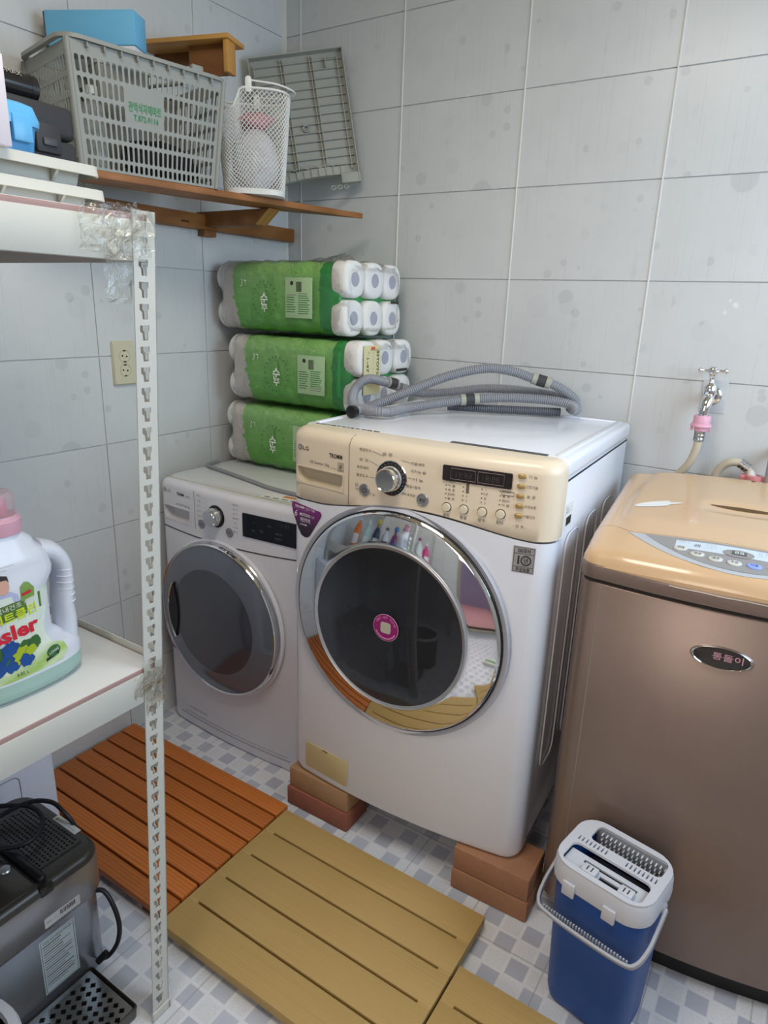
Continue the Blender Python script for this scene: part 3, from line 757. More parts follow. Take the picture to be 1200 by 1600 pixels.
G().tube([(x, tf(x)-.0042, .9015+.0006*sin(x*90)) for x in [.17+.38*i/24 for i in range(25)]], .0012, 5).build('worn_edge', M('worn_metal', '#C9C1B4', .35, metal=.6), TL)
def lidline(x):
    e = min(x, TLW-x); t = min(1, max(0, (e-.035)/.05)); t = t*t*(3-2*t); return .118-.030*t
def tl_z(x, y):
    cr = 1-((2*x/TLW)-1)**2
    yl = lidline(x)
    if y < yl: z = .921+.029*(y+.03)/(yl+.03)
    else: z = .950+.028*((y-yl)/(TLD-yl))
    z += .016*cr
    e = min(x, TLW-x); xc = .035+.035*((y-.30)/.30)**2
    if y > yl-.01:
        t = min(1, max(0, (e-xc)/.020)); q = min(1, max(0, (y-yl)/.09)); z += .006*t*t*(3-2*t)*q*q*(3-2*q)
    # rounded-over rim
    d = min(x, TLW-x, y-tfr(x), TLD-y); r = .028
    if d < r: z -= r*(1-sqrt(max(0, 1-(1-d/r)**2)))*.85
    # finger scoop in front of the lid grip
    if .195 < x < TLW-.195:
        s = sin(pi*(x-.195)/(TLW-.39))**.7; q = (y-.300)/.045
        if abs(q) < 1: z -= .012*s*(1-q*q)
    return z
def tl_patch(name, y0f, y1f, mat, nx=64, ny=26, lift=0, x0=0., x1=TLW, parent=None, skirt=True):
    xs = []
    for i in range(nx+1):
        t = i/nx; t = .5-.5*cos(pi*t) if skirt else t; xs.append(x0+(x1-x0)*t)
    rows = []
    for j in range(ny+1):
        row = []
        for x in xs:
            a, b = y0f(x), y1f(x); t = j/ny
            if skirt: t = .5-.5*cos(pi*t)
            y = a+(b-a)*t; row.append((x, y, tl_z(x, y)+lift))
        rows.append(row)
    g = G(); g.loft(rows, False)
    if skirt:
        def sk(line): g.loft([line, [(p[0], p[1], min(.905, p[2])) for p in line]], False)
        sk(rows[0]); sk(rows[-1]); sk([r[0] for r in rows]); sk([r[-1] for r in rows])
    return g.build(name, mat, parent or TL, smooth=50, weld=True)
console = tl_patch('console_deck', lambda x: tfr(x)-.003, lambda x: lidline(x)-.001, TAN, ny=14)
lid = tl_patch('lid', lambda x: lidline(x)+.001, lambda x: TLD, TAN, ny=60)
# grip slot
SLOT = M('slot_brown', '#5F4426', .5)
tl_patch('grip_slot', lambda x: .318-.0*x, lambda x: .318+.012*sin(pi*(x-.21)/(TLW-.42))**.6+.0005, SLOT, 30, 3, .0012, .211, TLW-.211, lid, False)
# the fold line across the rear of the lid and a side fold
G().tube([(x, .560, tl_z(x, .560)-.0003) for x in [.02+.52*i/30 for i in range(31)]], .0012, 4).build('hinge_line', M('fold_line', '#A58C62', .5), lid)
# silver printed lens on the console
SIL = M('console_silver', '#B4B7BC', .35); GRY = M('console_grey', '#93908F', .4); PBL = M('console_paleblue', '#C9D4DE', .35)
def arc(x, d, xa): 
    u = (x-TLW/2)/(TLW/2-xa); return d+(.088-d)*abs(u)**2.1
tl_patch('silver_print', lambda x: min(arc(x, -.012, .07), lidline(x)-.004), lambda x: lidline(x)-.004, SIL, 60, 8, .0006, .07, TLW-.07, console, False)
tl_patch('grey_print', lambda x: min(arc(x, -.003, .10), lidline(x)-.005), lambda x: lidline(x)-.005, GRY, 60, 8, .0010, .10, TLW-.10, console, False)
tl_patch('label_strip', lambda x: .046, lambda x: .076-.05*max(0, abs(x-.28)-.05), PBL, 60, 6, .0014, .165, TLW-.165, console, False)
def ell(name, mat, cx, cy, a, b, h, lift, parent, n=20):
    rings = []
    for k, hh in ((1, 0), (1, h*.6), (.8, h), (.4, h*1.1)):
        rings.append([(cx+a*k*cos(2*pi*i/n), cy+b*k*sin(2*pi*i/n), tl_z(cx, cy)+(tl_z(cx+.01, cy)-tl_z(cx-.01, cy))/.02*(a*k*cos(2*pi*i/n))+(tl_z(cx, cy+.008)-tl_z(cx, cy-.008))/.016*b*k*sin(2*pi*i/n)+lift+hh) for i in range(n)])
    return G().loft(rings, True, (False, True)).build(name, mat, parent, smooth=60)
BTN = M('button_pale', '#CBCAC4', .35); BBLUE = M('button_blue', '#8FA6F2', .3)
for k, (x, y, s) in enumerate(((.176, .044, '세탁물'), (.207, .031, '헹굼'), (.239, .024, 'I물온'), (.271, .021, '수온'), (.304, .022, '이불'), (.337, .027, '건조'), (.371, .038, '기능'))):
    b_ = ell('console_button', BBLUE if k == 4 else BTN, x, y, .0125, .0085, .0022, .0012, TL)
    text(s, INK, b_, (x, y, tl_z(x, y)+.0040), (1,0,0), (0,1,.28), .0062, .013)
ov = ell('display', GRY, .276, .054, .027, .0125, .0012, .0016, TL)
lc = G().box(-.0125, .0125, -.0065, .0065, 0, .0006, Matrix.Translation((.277, .054, tl_z(.277, .054)+.0030)) @ Matrix.Rotation(.22, 4, 'X')).build('display_window', M('lcd_grey', '#5B5C5E', .25), ov)
text('88', M('lcd_digit', '#D7DBD6', .4), ov, (.277, .054, tl_z(.277, .054)+.0039), (1,0,0), (0,1,.22), .010, .016)
for (x, y, s) in ((.180, .068, '---- -\n---- -'), (.204, .060, '세\n탁'), (.228, .064, '-- -- --\n-- -- --\n-- -- --\n-- --'), (.318, .064, '-- --\n-- --\n-- --'), (.345, .062, '탈수\n--\n--')):
    text(s, INK, console, (x, y, tl_z(x, y)+.0022), (1,0,0), (0,1,.22), .0042, .012 if len(s) < 8 else .018)
text('● LG 세탁기', M('red_print', '#7A3A2E', .5), lid, (.325, .545, tl_z(.325, .545)+.001), (1,0,0), (0,1,0), .008, .075)
# white paint scrape on the lid
SCR = M('scrape_white', '#E4E3E1', .6)
g = G(); up_, lo_ = [], []
random.seed(5)
for k in range(17):
    t = k/16; x = .058+.098*t; y = .246+.048*t; w = .022*sin(pi*min(1, t*1.02))**.45*(1 if t < .72 else .45)+.0006*random.random()
    up_.append((x, y+w, tl_z(x, y+w)+.0008)); lo_.append((x, y-w*.8, tl_z(x, y-w*.8)+.0008))
g.loft([lo_, up_], False); g.build('paint_scrape', SCR, lid)
# oval emblem on the front
cx, cz = .279, .782
def emb(k, off): 
    out = []
    for i in range(32):
        a = 2*pi*i/32; x = cx+.054*k*cos(a); out.append((x, tf(x)-off, cz+.0225*k*sin(a)))
    return out
em = G().loft([emb(1.0, -.001), emb(1.0, .003), emb(.93, .006), emb(.89, .0045)], True, (True, False)).build('emblem_rim', CHROME, TL, smooth=60)
ef = G().loft([emb(.90, .003), emb(.88, .0048), emb(.5, .0056)], True, (False, True)).build('emblem_face', M('emblem_dark', '#3A3432', .25), em, smooth=60)
EP = M('emblem_pink', '#C99AA6', .4)
text('통돌이', EP, em, (cx+.010, tf(cx)-.0058, cz+.004), (1,0,0), (0,0,1), .012, .052, bold=.01)

# ------------------------------------------------------------------ faucet with hose, second hose with pink coupling
FC = thing('water_faucet', 'chrome cross-handle faucet on the tiled wall with pink hose coupling', 'faucet', (1.474, 0, 1.17))
G().lathe([(.026, 0), (.026, .004), (.022, .008), (.012, .010)], (0,0,.015), 'y', 28).build('wall_flange', CHROME, FC, smooth=60)
G().tube([(0, -.006, .015), (0, -.045, .015), (0, -.060, .012), (0, -.070, .003), (-.003, -.074, -.012), (-.004, -.075, -.030)], .012, 16, rf=lambda i: (.010, .013, .0145, .0135, .0125, .0115)[i]).build('spout', CHROME, FC, smooth=70)
G().lathe([(.0135, .008), (.016, .014), (.016, .030), (.0125, .036), (.010, .040), (.0065, .043), (.0065, .060), (.009, .062), (.0115, .068), (.0115, .078), (.006, .083), (.0001, .084)], (0, -.052, .010), 'z', 20).build('valve_stem', CHROME, FC, smooth=60)
g = G()
for a in (0, pi/2, pi, 1.5*pi):
    a += .35; d = Vector((cos(a), sin(a), 0)); c = Vector((0, -.052, .083))
    g.tube([c+d*.008, c+d*.022, c+d*.027], .0042, 8, rf=lambda i: (.0042, .0032, .004)[i])
    g.lathe([(.0001, -.0065), (.0045, -.005), (.0065, 0), (.0045, .005), (.0001, .0065)], tuple(c+d*.031), 'z', 10)
g.build('cross_handle', CHROME, FC, smooth=70)
rbox('wall_patch', M('wall_patch', '#C6C8C9', .5), FC, -.026, .036, -.0025, -.0002, -.03, .055, .001)
PINK = M('pink_coupling', '#E2A7BC', .4)
cp = G().lathe([(.019, 0), (.021, -.002), (.021, -.020), (.024, -.022), (.026, -.027), (.016, -.029), (.015, -.040), (.0001, -.040)], (-.004, -.075, -.030), 'z', 24).build('coupling', PINK, FC, smooth=50)
for s in (-1, 1): G().box(-.004+s*.022-.003, -.004+s*.022+.003, -.079, -.071, -.070, -.052).build('coupling_clip', PINK, cp, bevel=.001)
G().lathe([(.0115, -.040), (.0135, -.041), (.0135, -.047), (.0125, -.048), (.0135, -.050), (.0135, -.056), (.0125, -.057), (.0135, -.059), (.0135, -.066), (.0105, -.067)], (-.004, -.075, -.030), 'z', 20).build('hose_clamp', STEEL, FC, smooth=50)
HOSE = M('hose_beige', '#C4B8A4', .45)
G().tube(catmull([(-.004, -.075, -.092), (-.006, -.075, -.12), (-.018, -.072, -.16), (-.045, -.064, -.20), (-.068, -.056, -.235), (-.075, -.050, -.29), (-.075, -.048, -.36)], 6), .0105, 12).build('hose', HOSE, FC, smooth=70)
# second hose: rises behind the lid and plugs into the pink inlet
H2 = thing('inlet_hose', 'short beige hose arching into the pink inlet behind the tan washer', 'hose', (1.56, -.048, .99))
G().tube(catmull([(-.048, .018, -.20), (-.047, .012, -.10), (-.042, .008, -.02), (-.030, .004, .015), (-.008, 0, .034), (.018, 0, .034), (.040, -.002, .016)], 6), .0105, 12).build('hose', HOSE, H2, smooth=70)
g = G()
for k in range(3):
    t = k*.009; g.tube([Vector((.014+t*.86, 0, .0355-t*.52)), Vector((.0205+t*.86, 0, .0322-t*.52))], .0128, 14)
g.build('hose_clamp', STEEL, H2, smooth=50)
G().tube(catmull([(.030, 0, .026), (.044, -.002, .010), (.050, -.003, -.008)], 5), .0105, 12, rf=lambda i: .0095+.0003*i).build('hose_end', M('hose_white', '#DCD9D2', .45), H2, smooth=60)
PK2 = M('inlet_pink', '#DB8A8C', .4)
ic = G().lathe([(.019, 0), (.019, .030), (.022, .031), (.022, .042), (.012, .044), (.011, .030)], (.052, -.003, -.034), 'z', 24).build('inlet_coupling', PK2, H2, smooth=50)
for s in (-1, 1): G().box(.052+s*.026-.007, .052+s*.026+.007, -.012, .006, -.006, .008).build('coupling_wing', PK2, ic, bevel=.002)
PP = tag(G().tube([(1.648, -.06, .80), (1.648, -.06, 1.045), (1.650, -.052, 1.06), (1.650, -.004, 1.062)], .013, 16).build('wall_pipe', M('pipe_grey', '#A9A7A5', .35, metal=.3), None, smooth=60), 'grey upright pipe stub by the pink inlet at the photo edge', 'pipe')

# ------------------------------------------------------------------ wall outlet
OUT = thing('wall_outlet', 'cream double power outlet on the left tiled wall', 'outlet', (0, -.722, 1.137))
OC = M('outlet_cream', '#CFC9AE', .35)
out = rrect(-.037, .037, 0, .125, .004, 3)
m = Matrix.Rotation(-pi/2, 4, 'Z')       # plate lies in the y-z plane
m = Matrix(((0, 0, 1, 0), (1, 0, 0, 0), (0, 1, 0, 0), (0, 0, 0, 1)))   # (a, b, d) -> (d, a, b)
def ox(pts, d): return [m @ Vector((a, b, d)) for a, b in pts]
def shr(pts, k): return [(a*k, .0625+(b-.0625)*k) for a, b in pts]
G().loft([ox(out, 0), ox(out, .006), ox(shr(out, .93), .0105)], True, (True, True)).build('cover_plate', OC, OUT, smooth=40)
for z in (.082, .042):
    g = G().lathe([(.0185, .0100), (.0185, .0112), (.0170, .0112), (.0160, .0104), (.0001, .0104)], (0, 0, z), 'x', 24); sk_ = g.build('socket', M('socket_cream', '#B9B397', .4), OUT, smooth=50)
    g = G()
    for s in (-1, 1): g.lathe([(.0026, .0104), (.0026, .0109), (.0001, .0109)], (0, s*.0072, z-.001*s), 'x', 10)
    g.build('pin_hole', BLACK, sk_)
    g = G()
    for s in (-1, 1): g.box(.0104, .0116, -.004, .004, z+s*.0155-.002, z+s*.0155+.002)
    g.build('earth_clip', M('clip_dark', '#5A5648', .4, metal=.5), sk_)
# ------------------------------------------------------------------ decks on the floor
def wood_mat(name, c1, c2, c3, scale=(3, 60, 60)):
    n = N(name); rnd = n.add('ObjectInfo').outputs['Random']
    base = n.coord('Object'); cm = n.add('CombineXYZ'); n.link(n.math('MULTIPLY', rnd, 50), cm.inputs[0]); n.link(n.math('MULTIPLY', rnd, 9), cm.inputs[1])
    va = n.add('VectorMath', operation='ADD'); n.link(base, va.inputs[0]); n.link(cm.outputs[0], va.inputs[1])
    mp = n.add('Mapping'); mp.inputs['Scale'].default_value = scale; n.link(va.outputs[0], mp.inputs[0])
    wv = n.add('TexWave', wave_type='BANDS', bands_direction='Y'); wv.inputs['Scale'].default_value = .55; wv.inputs['Distortion'].default_value = 5.0; wv.inputs['Detail'].default_value = 3; wv.inputs['Detail Scale'].default_value = .6
    n.link(mp.outputs[0], wv.inputs['Vector'])
    fine = n.noise(mp.outputs[0], 3.5, 4)
    col = n.mix(wv.outputs['Fac'], lin(c1), lin(c2)); col = n.mix(n.math('MULTIPLY', fine, .5), col, lin(c3))
    var = n.math('MULTIPLY_ADD', rnd, .28, .86); hv = n.add('HueSaturation'); n.link(var, hv.inputs['Value']); n.link(col, hv.inputs['Color'])
    n.set(Base_Color=hv.outputs[0], Roughness=n.math('MULTIPLY_ADD', fine, .2, .42)); n.bump(fine, .12, .001); return n.m
CEDAR = wood_mat('cedar_stain', '#C47436', '#B3611F', '#984E12')
CEDAR_D = M('cedar_under', '#6E3716', .7)
DK = thing('wooden_deck', 'reddish-brown wooden slat deck on the floor beneath the shelving post', 'deck', (.018, -.800, 0))
NB, PT = 8, .0548
for k in range(NB):
    y1 = -PT*k; y0 = y1-PT+.0062
    x1 = .664+random.uniform(-.003, .002)
    G().box(0, x1, y0, y1, 0, .020).build('slat', CEDAR, DK, (0, 0, .020), bevel=.0022)
for x in (.06, .33, .60):
    rbox('joist', CEDAR_D, DK, x-.022, x+.022, -NB*PT+.012, -.004, 0, .0198, .002)
def wpc():
    n = N('mustard_composite'); base = n.coord('Object')
    mp = n.add('Mapping'); mp.inputs['Scale'].default_value = (2.0, 260, 1); n.link(base, mp.inputs[0])
    gr = n.noise(mp.outputs[0], 1.0, 4, .6); bl = n.noise(base, 5, 3)
    col = n.mix(gr, lin('#AC8C52'), lin('#C6A66C')); col = n.mix(n.math('MULTIPLY', bl, .4), col, lin('#9C7E40'))
    n.set(Base_Color=col, Roughness=.62); n.bump(gr, .35, .0015); return n.m
WPC = wpc(); WPC_D = M('composite_groove', '#6B5324', .8)
def composite_deck(label, loc, rz, L=.602, Dp=.434, nb=5):
    r = thing('composite_deck', label, 'deck', loc, rz, 'mustard composite floor decks')
    p = Dp/nb; e = .030; zt = .040
    for k in range(1, nb):
        for x0, x1 in ((.0005, e), (L-e, L-.0005)): rbox('gap_filler', WPC, r, x0, x1, -p*k-.0034, -p*k+.0034, .018, zt-.0002, .0003)
    for k in range(nb):
        y1 = -p*k-(.003 if k else 0); y0 = -p*(k+1)+(.003 if k < nb-1 else 0)
        G().box(0, L, y0, y1, .016, zt).build('plank', WPC, r, bevel=.0012)
    rbox('groove_backing', WPC_D, r, .004, L-.004, -Dp+.004, -.004, .014, .030, .001)
    for k in range(4):
        x = .07+.155*k; rbox('foot', WPC, r, x-.03, x+.03, -Dp+.008, -.008, 0, .0165, .002)
    return r
composite_deck('mustard composite deck lying beside the reddish wooden deck in front of the washer', (.688, -.815, 0), 0)
composite_deck('mustard composite deck nearest the blue bucket, cut off by the photo edge', (1.296, -.957, 0), 0)

# ------------------------------------------------------------------ blue mop bucket
BK = thing('mop_bucket', 'blue mop bucket with pale grey slotted lid and carrying handle', 'bucket', (1.548, -.832, 0), radians(-10.5))
BLUE = M('bucket_blue', '#1C4C94', .42, bump=.06, bscale=500); LIDG = M('lid_grey', '#C9CBD3', .35); HNDG = M('handle_grey', '#A7A9B0', .4)
def br(w, d, r, z): return [(x, y, z) for x, y in rrect(-w/2, w/2, -d/2, d/2, r, 6)]
G().loft([br(.150, .115, .035, 0), br(.168, .132, .040, .006), br(.172, .136, .040, .02), br(.192, .158, .046, .330), br(.184, .150, .044, .331), br(.160, .125, .035, .03)], True, (True, True)).build('tub', BLUE, BK, smooth=50)
# lid: collar, top with two long openings
G().loft([br(.192, .158, .046, .316), br(.201, .167, .048, .314), br(.203, .169, .050, .322), br(.200, .166, .048, .352), br(.192, .158, .046, .362), br(.186, .152, .044, .362)], True).build('lid_collar', LIDG, BK, smooth=45)
def slot(cx, cy, w, h, r=None, n=3): return rrect(cx-w/2, cx+w/2, cy-h/2, cy+h/2, min(w, h)*.49 if r is None else r, n)
holes = [slot(.010, .042, .145, .050, .012, 4), slot(.0, -.0385, .160, .060, .014, 4)]
for k in range(8): holes.append(slot(-.078+.0082*k, .0055, .0030, .014, .0012, 2))
for k in range(8): holes.append(slot(.022+.0082*k, .0055, .0030, .014, .0012, 2))
holed_plate('lid_top', LIDG, BK, rrect(-.097, .097, -.0805, .0805, .045, 6), holes, .357, .3625)
# sunken front tray with slot, two raised blocks and grip hole
g = G()
for (x0, x1, y0, y1) in ((-.081, .081, -.0705, -.066), (-.081, -.007, -.066, -.044), (.031, .081, -.066, -.044), (-.081, .081, -.044, -.034), (-.081, -.048, -.034, -.0265), (.060, .081, -.034, -.0265), (-.081, .081, -.0265, -.0145)):
    g.box(x0, x1, y0, y1, .344, .348)
tr = g.build('lid_tray', LIDG, BK, weld=True)
for x0, x1 in ((-.040, -.010), (.034, .062)):
    b_ = rbox('raised_block', LIDG, tr, x0, x1, -.066, -.042, .347, .361, .003)
    g = G()
    for q in (.35, .65): xx = x0+(x1-x0)*q; g.box(xx-.0011, xx+.0011, -.060, -.048, .3605, .3614)
    g.build('block_slit', INK, tr)
# wringer chamber with bristles at the rear opening
ch = rbox('wringer_wall', M('wringer_grey', '#8C8E96', .4), BK, -.066, .086, .062, .066, .29, .361, .001)
g = G()
for i in range(15):
    for j in range(3): g.lathe([(.0016, 0), (.0016, .010), (.0003, .012)], (-.052+.0093*i, .064, .352-.012*j), 'y', 6)
g.build('bristles', M('bristle_white', '#D6D7DC', .5), ch, smooth=0)
rbox('wringer_floor', M('wringer_dark', '#1C1D26', .6), BK, -.066, .072, -.055, .058, .285, .29, .001)
for x in (-.048, .034):
    rbox('lid_clip', LIDG, BK, x-.013, x+.013, -.0905, -.0835, .303, .334, .0025)
for s in (-1, 1):
    G().lathe([(.011, -.003), (.011, .004), (.008, .006), (.0001, .006)], (s*.100, .004, .318), 'x', 18, None if s > 0 else None).build('handle_pivot', HNDG, BK)
hp = []
for (x, y, z) in ((.107, .004, .318), (.108, -.030, .296), (.108, -.066, .276), (.100, -.098, .262), (.078, -.109, .257), (0, -.112, .256), (-.078, -.109, .257), (-.100, -.098, .262), (-.108, -.066, .276), (-.108, -.030, .296), (-.107, .004, .318)): hp.append((x, y, z))
hp = catmull(hp, 6); rings = []
for i, p in enumerate(hp):
    t = (hp[min(i+1, len(hp)-1)]-hp[max(0, i-1)]).normalized(); u = Vector((0, -.5, .86)); u = (u-t*u.dot(t)).normalized(); v = t.cross(u)
    rings.append([p+u*a+v*b for a, b in ((-.008, -.003), (.008, -.003), (.008, .003), (-.008, .003))])
hd = G().loft(rings, True, (True, True)).build('handle', HNDG, BK, bevel=.0012)
g = G()
for i in range(30):
    x = -.085+.170*i/29; g.box(x-.0016, x+.0016, -.1065, -.1025, .254, .266)
g.build('handle_teeth', HNDG, hd, smooth=0)
# ------------------------------------------------------------------ wooden wall shelf in the corner
PINE = wood_mat('shelf_pine', '#9C6636', '#84521F', '#6E4418', (60, 3, 60))
PINE_L = wood_mat('pine_end', '#B88A4C', '#A9783C', '#8A5E2A', (30, 30, 30))
WS = thing('wall_shelf', 'rough wooden wall shelf carrying the shopping basket in the corner', 'shelf', (0, -.40, 1.57))
def wsl(p): return (p[0], p[1]+.40, p[2]-1.57)
poly = [(.413, -.113), (.271, -.341), (.200, -.613), (.150, -.875), (.130, -1.05), (.226, -1.05), (.246, -.935)]
poly = [(x, y+.40) for x, y in poly][::-1]
G().prism(poly, .070, .086, 'z').build('board', PINE, WS, bevel=.0015)
# rail along the wall, bracket arm with slanted end, upright cleat, screws
G().box(0, .042, -.62, .397, .018, .060).build('wall_rail', PINE, WS, bevel=.002)
G().prism([(.002, .026), (.245, .026), (.300, .068), (.002, .068)], -.02, .028, 'y').build('bracket_arm', PINE, WS, bevel=.002)
G().prism([(.246, .0262), (.301, .0682), (.2995, .0692), (.2445, .0272)], -.0195, .0275, 'y').build('arm_end', PINE_L, WS)
G().box(0, .030, -.015, .035, 0, .068).build('upright_cleat', PINE, WS, bevel=.002)
for (y, z) in ((.004, .040), (.02, .028), (-.36, .046)):
    G().lathe([(.0035, .042), (.0035, .0435), (.0001, .0435)], (0, y, z), 'x', 10).build('screw', M('screw_dark', '#3A3028', .5, metal=.6), WS)
for (y, w) in ((-.10, .03), (.03, .02)): G().box(.0418, .0424, y-w/2, y+w/2, .030, .036).build('knot_mark', M('knot_brown', '#4E2F12', .8), WS, smooth=0)

# ------------------------------------------------------------------ perforated shopping basket
BKG = M('basket_grey', '#8E908A', .45)
SB = thing('shopping_basket', 'grey perforated shopping basket with green lettering on the wooden shelf', 'basket', (.238, -.962, 1.6565), radians(78.1))
L0, L1, Dp, HB, TA = .340, .392, .205, .242, .022     # bottom length, top length, depth, height, taper
def basket_wall(org, ux, vy, bl, tl, hb, cols, rows, skip=None, name='side_wall', top=.018, thin=.0022):
    ux = Vector(ux).normalized(); vy = Vector(vy); nn = ux.cross(vy).normalized()
    outer = [(-bl/2, 0), (bl/2, 0), (tl/2, hb), (-tl/2, hb)]
    holes = []
    for j in range(rows):
        v0 = .028+(hb-top-.028)*j/rows; hh = (hb-top-.028)/rows-.0075
        w = bl+(tl-bl)*(v0/hb)-.030; p = w/cols
        for i in range(cols):
            if skip and skip(i, j): continue
            u = -w/2+p*(i+.5); lean = (tl-bl)/2/hb*(u/(bl/2))
            holes.append([(a+lean*(b-v0), b) for a, b in slot(u, v0+hh/2, p*.66, hh)])
    p = (bl-.02)/cols
    for i in range(cols): holes.append(slot(-(bl-.02)/2+p*(i+.5), .0135, p*.60, .017))
    o = holed_plate(name, BKG, SB, outer, holes, -thin/2, thin/2)
    m4 = Matrix((ux, vy.normalized(), nn)).transposed().to_4x4(); m4.translation = Vector(org); o.data.transform(m4); return o
sl = Vector((0, -TA, HB)); 
front = basket_wall((L0/2, 0, 0), (1,0,0), sl, L0, L1, sl.length, 26, 5, lambda i, j: 8 <= i <= 14 and j in (2, 3), 'front_wall')
basket_wall((L0/2, Dp, 0), (-1,0,0), (0, TA, HB), L0, L1, sl.length, 26, 5, None, 'rear_wall')
basket_wall((0, Dp/2, 0), (0,-1,0), (-.019, 0, HB), Dp, Dp+2*TA, HB, 14, 5, None, 'end_wall')
basket_wall((L0, Dp/2, 0), (0,1,0), (.019, 0, HB), Dp, Dp+2*TA, HB, 14, 5, None, 'end_wall')
rbox('bottom', BKG, SB, 0, L0, 0, Dp, 0, .004, .001)
# corners, skirt slots and rim
for (sx, sy) in ((0, 0), (1, 0), (0, 1), (1, 1)):
    b = Vector((L0*sx, Dp*sy, 0)); t = Vector((-.019+(L0+.038)*sx, -TA+(Dp+2*TA)*sy, HB))
    G().tube([b, b.lerp(t, .5), t], .0065, 8).build('corner_post', BKG, SB, smooth=60)
ro = rrect(-.034, L0+.036, -TA-.010, Dp+TA+.010, .045, 6); ri = rrect(-.022, L0+.022, -TA+.004, Dp+TA-.004, .035, 6)
def rimz(x): return HB+.003*max(0, 1-x/L0)**2
g = G()
A = [(x, y, rimz(x)-.002) for x, y in ro]; B = [(x, y, rimz(x)+.006) for x, y in ro]; C_ = [(x, y, rimz(x)+.007) for x, y in ri]; D_r = [(x, y, rimz(x)-.001) for x, y in ri]
g.loft([A, B, C_, D_r, A], True); g.build('rim', BKG, SB, smooth=40)
for k in range(9):
    x = .02+.0375*k; rbox('rim_rib', BKG, SB, x-.0015, x+.0015, -TA-.012, -TA-.001, HB-.012, HB-.002, .0005)
rbox('handle_hinge', BKG, SB, .27, .30, -TA-.008, -TA+.006, HB+.004, HB+.018, .003)
hb_ = [(x, y, HB+.012) for x, y in ((.285, -TA+.002), (.290, .02), (.31, .06), (.325, .10), (.31, .15), (.29, .19), (.285, Dp+TA))]
G().tube(catmull(hb_, 5), .0045, 8).build('handle', BKG, SB, smooth=60)
GPR = M('green_print', '#2E8A55', .6)
sv = sl.normalized()
def fp(u, v): return Vector((L0/2+u, 0, 0))+sv*v+Vector((0, -1, 0))*.0018
text('관악식자재마트', GPR, front, fp(-.0185, .142), (1,0,0), tuple(sv), .0165, .080, bold=.012)
text('T.872-9114', GPR, front, fp(-.0165, .121), (1,0,0), tuple(sv), .0130, .060, bold=.012)
# things kept in the basket
def in_basket(x, y, z): return SB.matrix_basis @ Vector((x, y, z))
def lumpy(name, mat, loc, rx, ry, rz, seed, amp=.18, rotz=0, n=20, m=12):
    rnd = random.Random(seed); ph = [rnd.uniform(0, 6.3) for _ in range(8)]
    g = G(); rings = []
    for j in range(m+1):
        th = pi*j/m; ring = []
        for i in range(n):
            a = 2*pi*i/n
            k = 1+amp*(sin(3*a+ph[0]+2*th)*.5+sin(5*a+ph[1]-3*th)*.3+sin(2*a+5*th+ph[2])*.4+sin(9*a+ph[3]+4*th)*.15)*sin(th)
            ring.append((rx*k*sin(th)*cos(a), ry*k*sin(th)*sin(a), rz-rz*cos(th)*k))
        rings.append(ring)
    g.loft(rings, True); return g.build(name, mat, None, loc, rotz, smooth=80, weld=True)
DARKC = M('dark_cloth', '#26262A', .85, var=.2, vscale=30)
tag(lumpy('dark_bundle', DARKC, in_basket(.225, .062, .006), .100, .045, .045, 4, rotz=radians(78)), 'dark crumpled cloth bundle at the bottom of the shopping basket', 'cloth')
GRC = M('grey_tub', '#8F918C', .5)
tb = thing('lidded_tub', 'grey plastic tub standing in the shopping basket under the blue box', 'tub', in_basket(.180, .165, .006), radians(78.1))
G().loft([br(.120, .055, .012, 0), br(.135, .068, .014, .25)], True, (True, True)).build('tub_body', GRC, tb, smooth=40)
G().loft([br(.140, .073, .014, .25), br(.142, .075, .014, .262), br(.138, .071, .013, .266)], True, (True, True)).build('tub_lid', M('tub_lid', '#B9BAB4', .45), tb, smooth=40)
cb = thing('clear_bottle', 'small clear plastic bottle standing behind the basket lettering', 'bottle', in_basket(.055, .045, .006), 0)
CLEAR = M('clear_plastic', '#C9CEC9', .15, alpha=.45)
G().lathe([(.026, 0), (.028, .006), (.028, .11), (.024, .13), (.011, .145), (.011, .155)], (0,0,0), 'z', 20).build('bottle_body', CLEAR, cb, smooth=50)
G().lathe([(.013, .155), (.013, .172), (.0001, .172)], (0,0,0), 'z', 16).build('bottle_cap', PAPER, cb)
cw = thing('clear_bottle', 'green-tinted plastic bottle in the left end of the shopping basket', 'bottle', in_basket(.045, .140, .006), 0)
G().lathe([(.020, 0), (.022, .006), (.022, .12), (.018, .14), (.010, .152), (.010, .160)], (0,0,0), 'z', 18).build('bottle_body', M('tint_green', '#8FA08A', .2, alpha=.7), cw, smooth=50)
G().lathe([(.012, .160), (.012, .174), (.0001, .174)], (0,0,0), 'z', 14).build('bottle_cap', PAPER, cw)
# blue box on top, wooden box behind
bb = thing('blue_box', 'flat bright blue box resting on top of the shopping basket', 'box', (.045, -.893, 1.9292), radians(26.7))
BLB = M('carton_blue', '#6CB2D8', .5)
G().box(0, .216, 0, .062, .010, .081).build('box_lid', BLB, bb, bevel=.002)
rbox('box_tray', M('carton_white', '#CFD2D4', .6), bb, .003, .213, .003, .060, 0, .0098, .001)
rbox('box_end', M('carton_dark', '#4E545C', .6), bb, -.0035, -.0005, .001, .061, .002, .079, .0005)
wx = thing('wooden_box', 'open wooden box lying upside down behind the blue box on the basket', 'wooden box', (.008, -.625, 1.962), radians(16.5))
WXM = wood_mat('box_wood', '#C8964E', '#B98542', '#A06E30', (3, 60, 60)); WXD = wood_mat('box_wood_inside', '#8A5B2C', '#7C4F24', '#6A4320', (3, 60, 60))
G().box(0, .286, 0, .090, .060, .071).build('top_plank', WXM, wx, bevel=.0015)
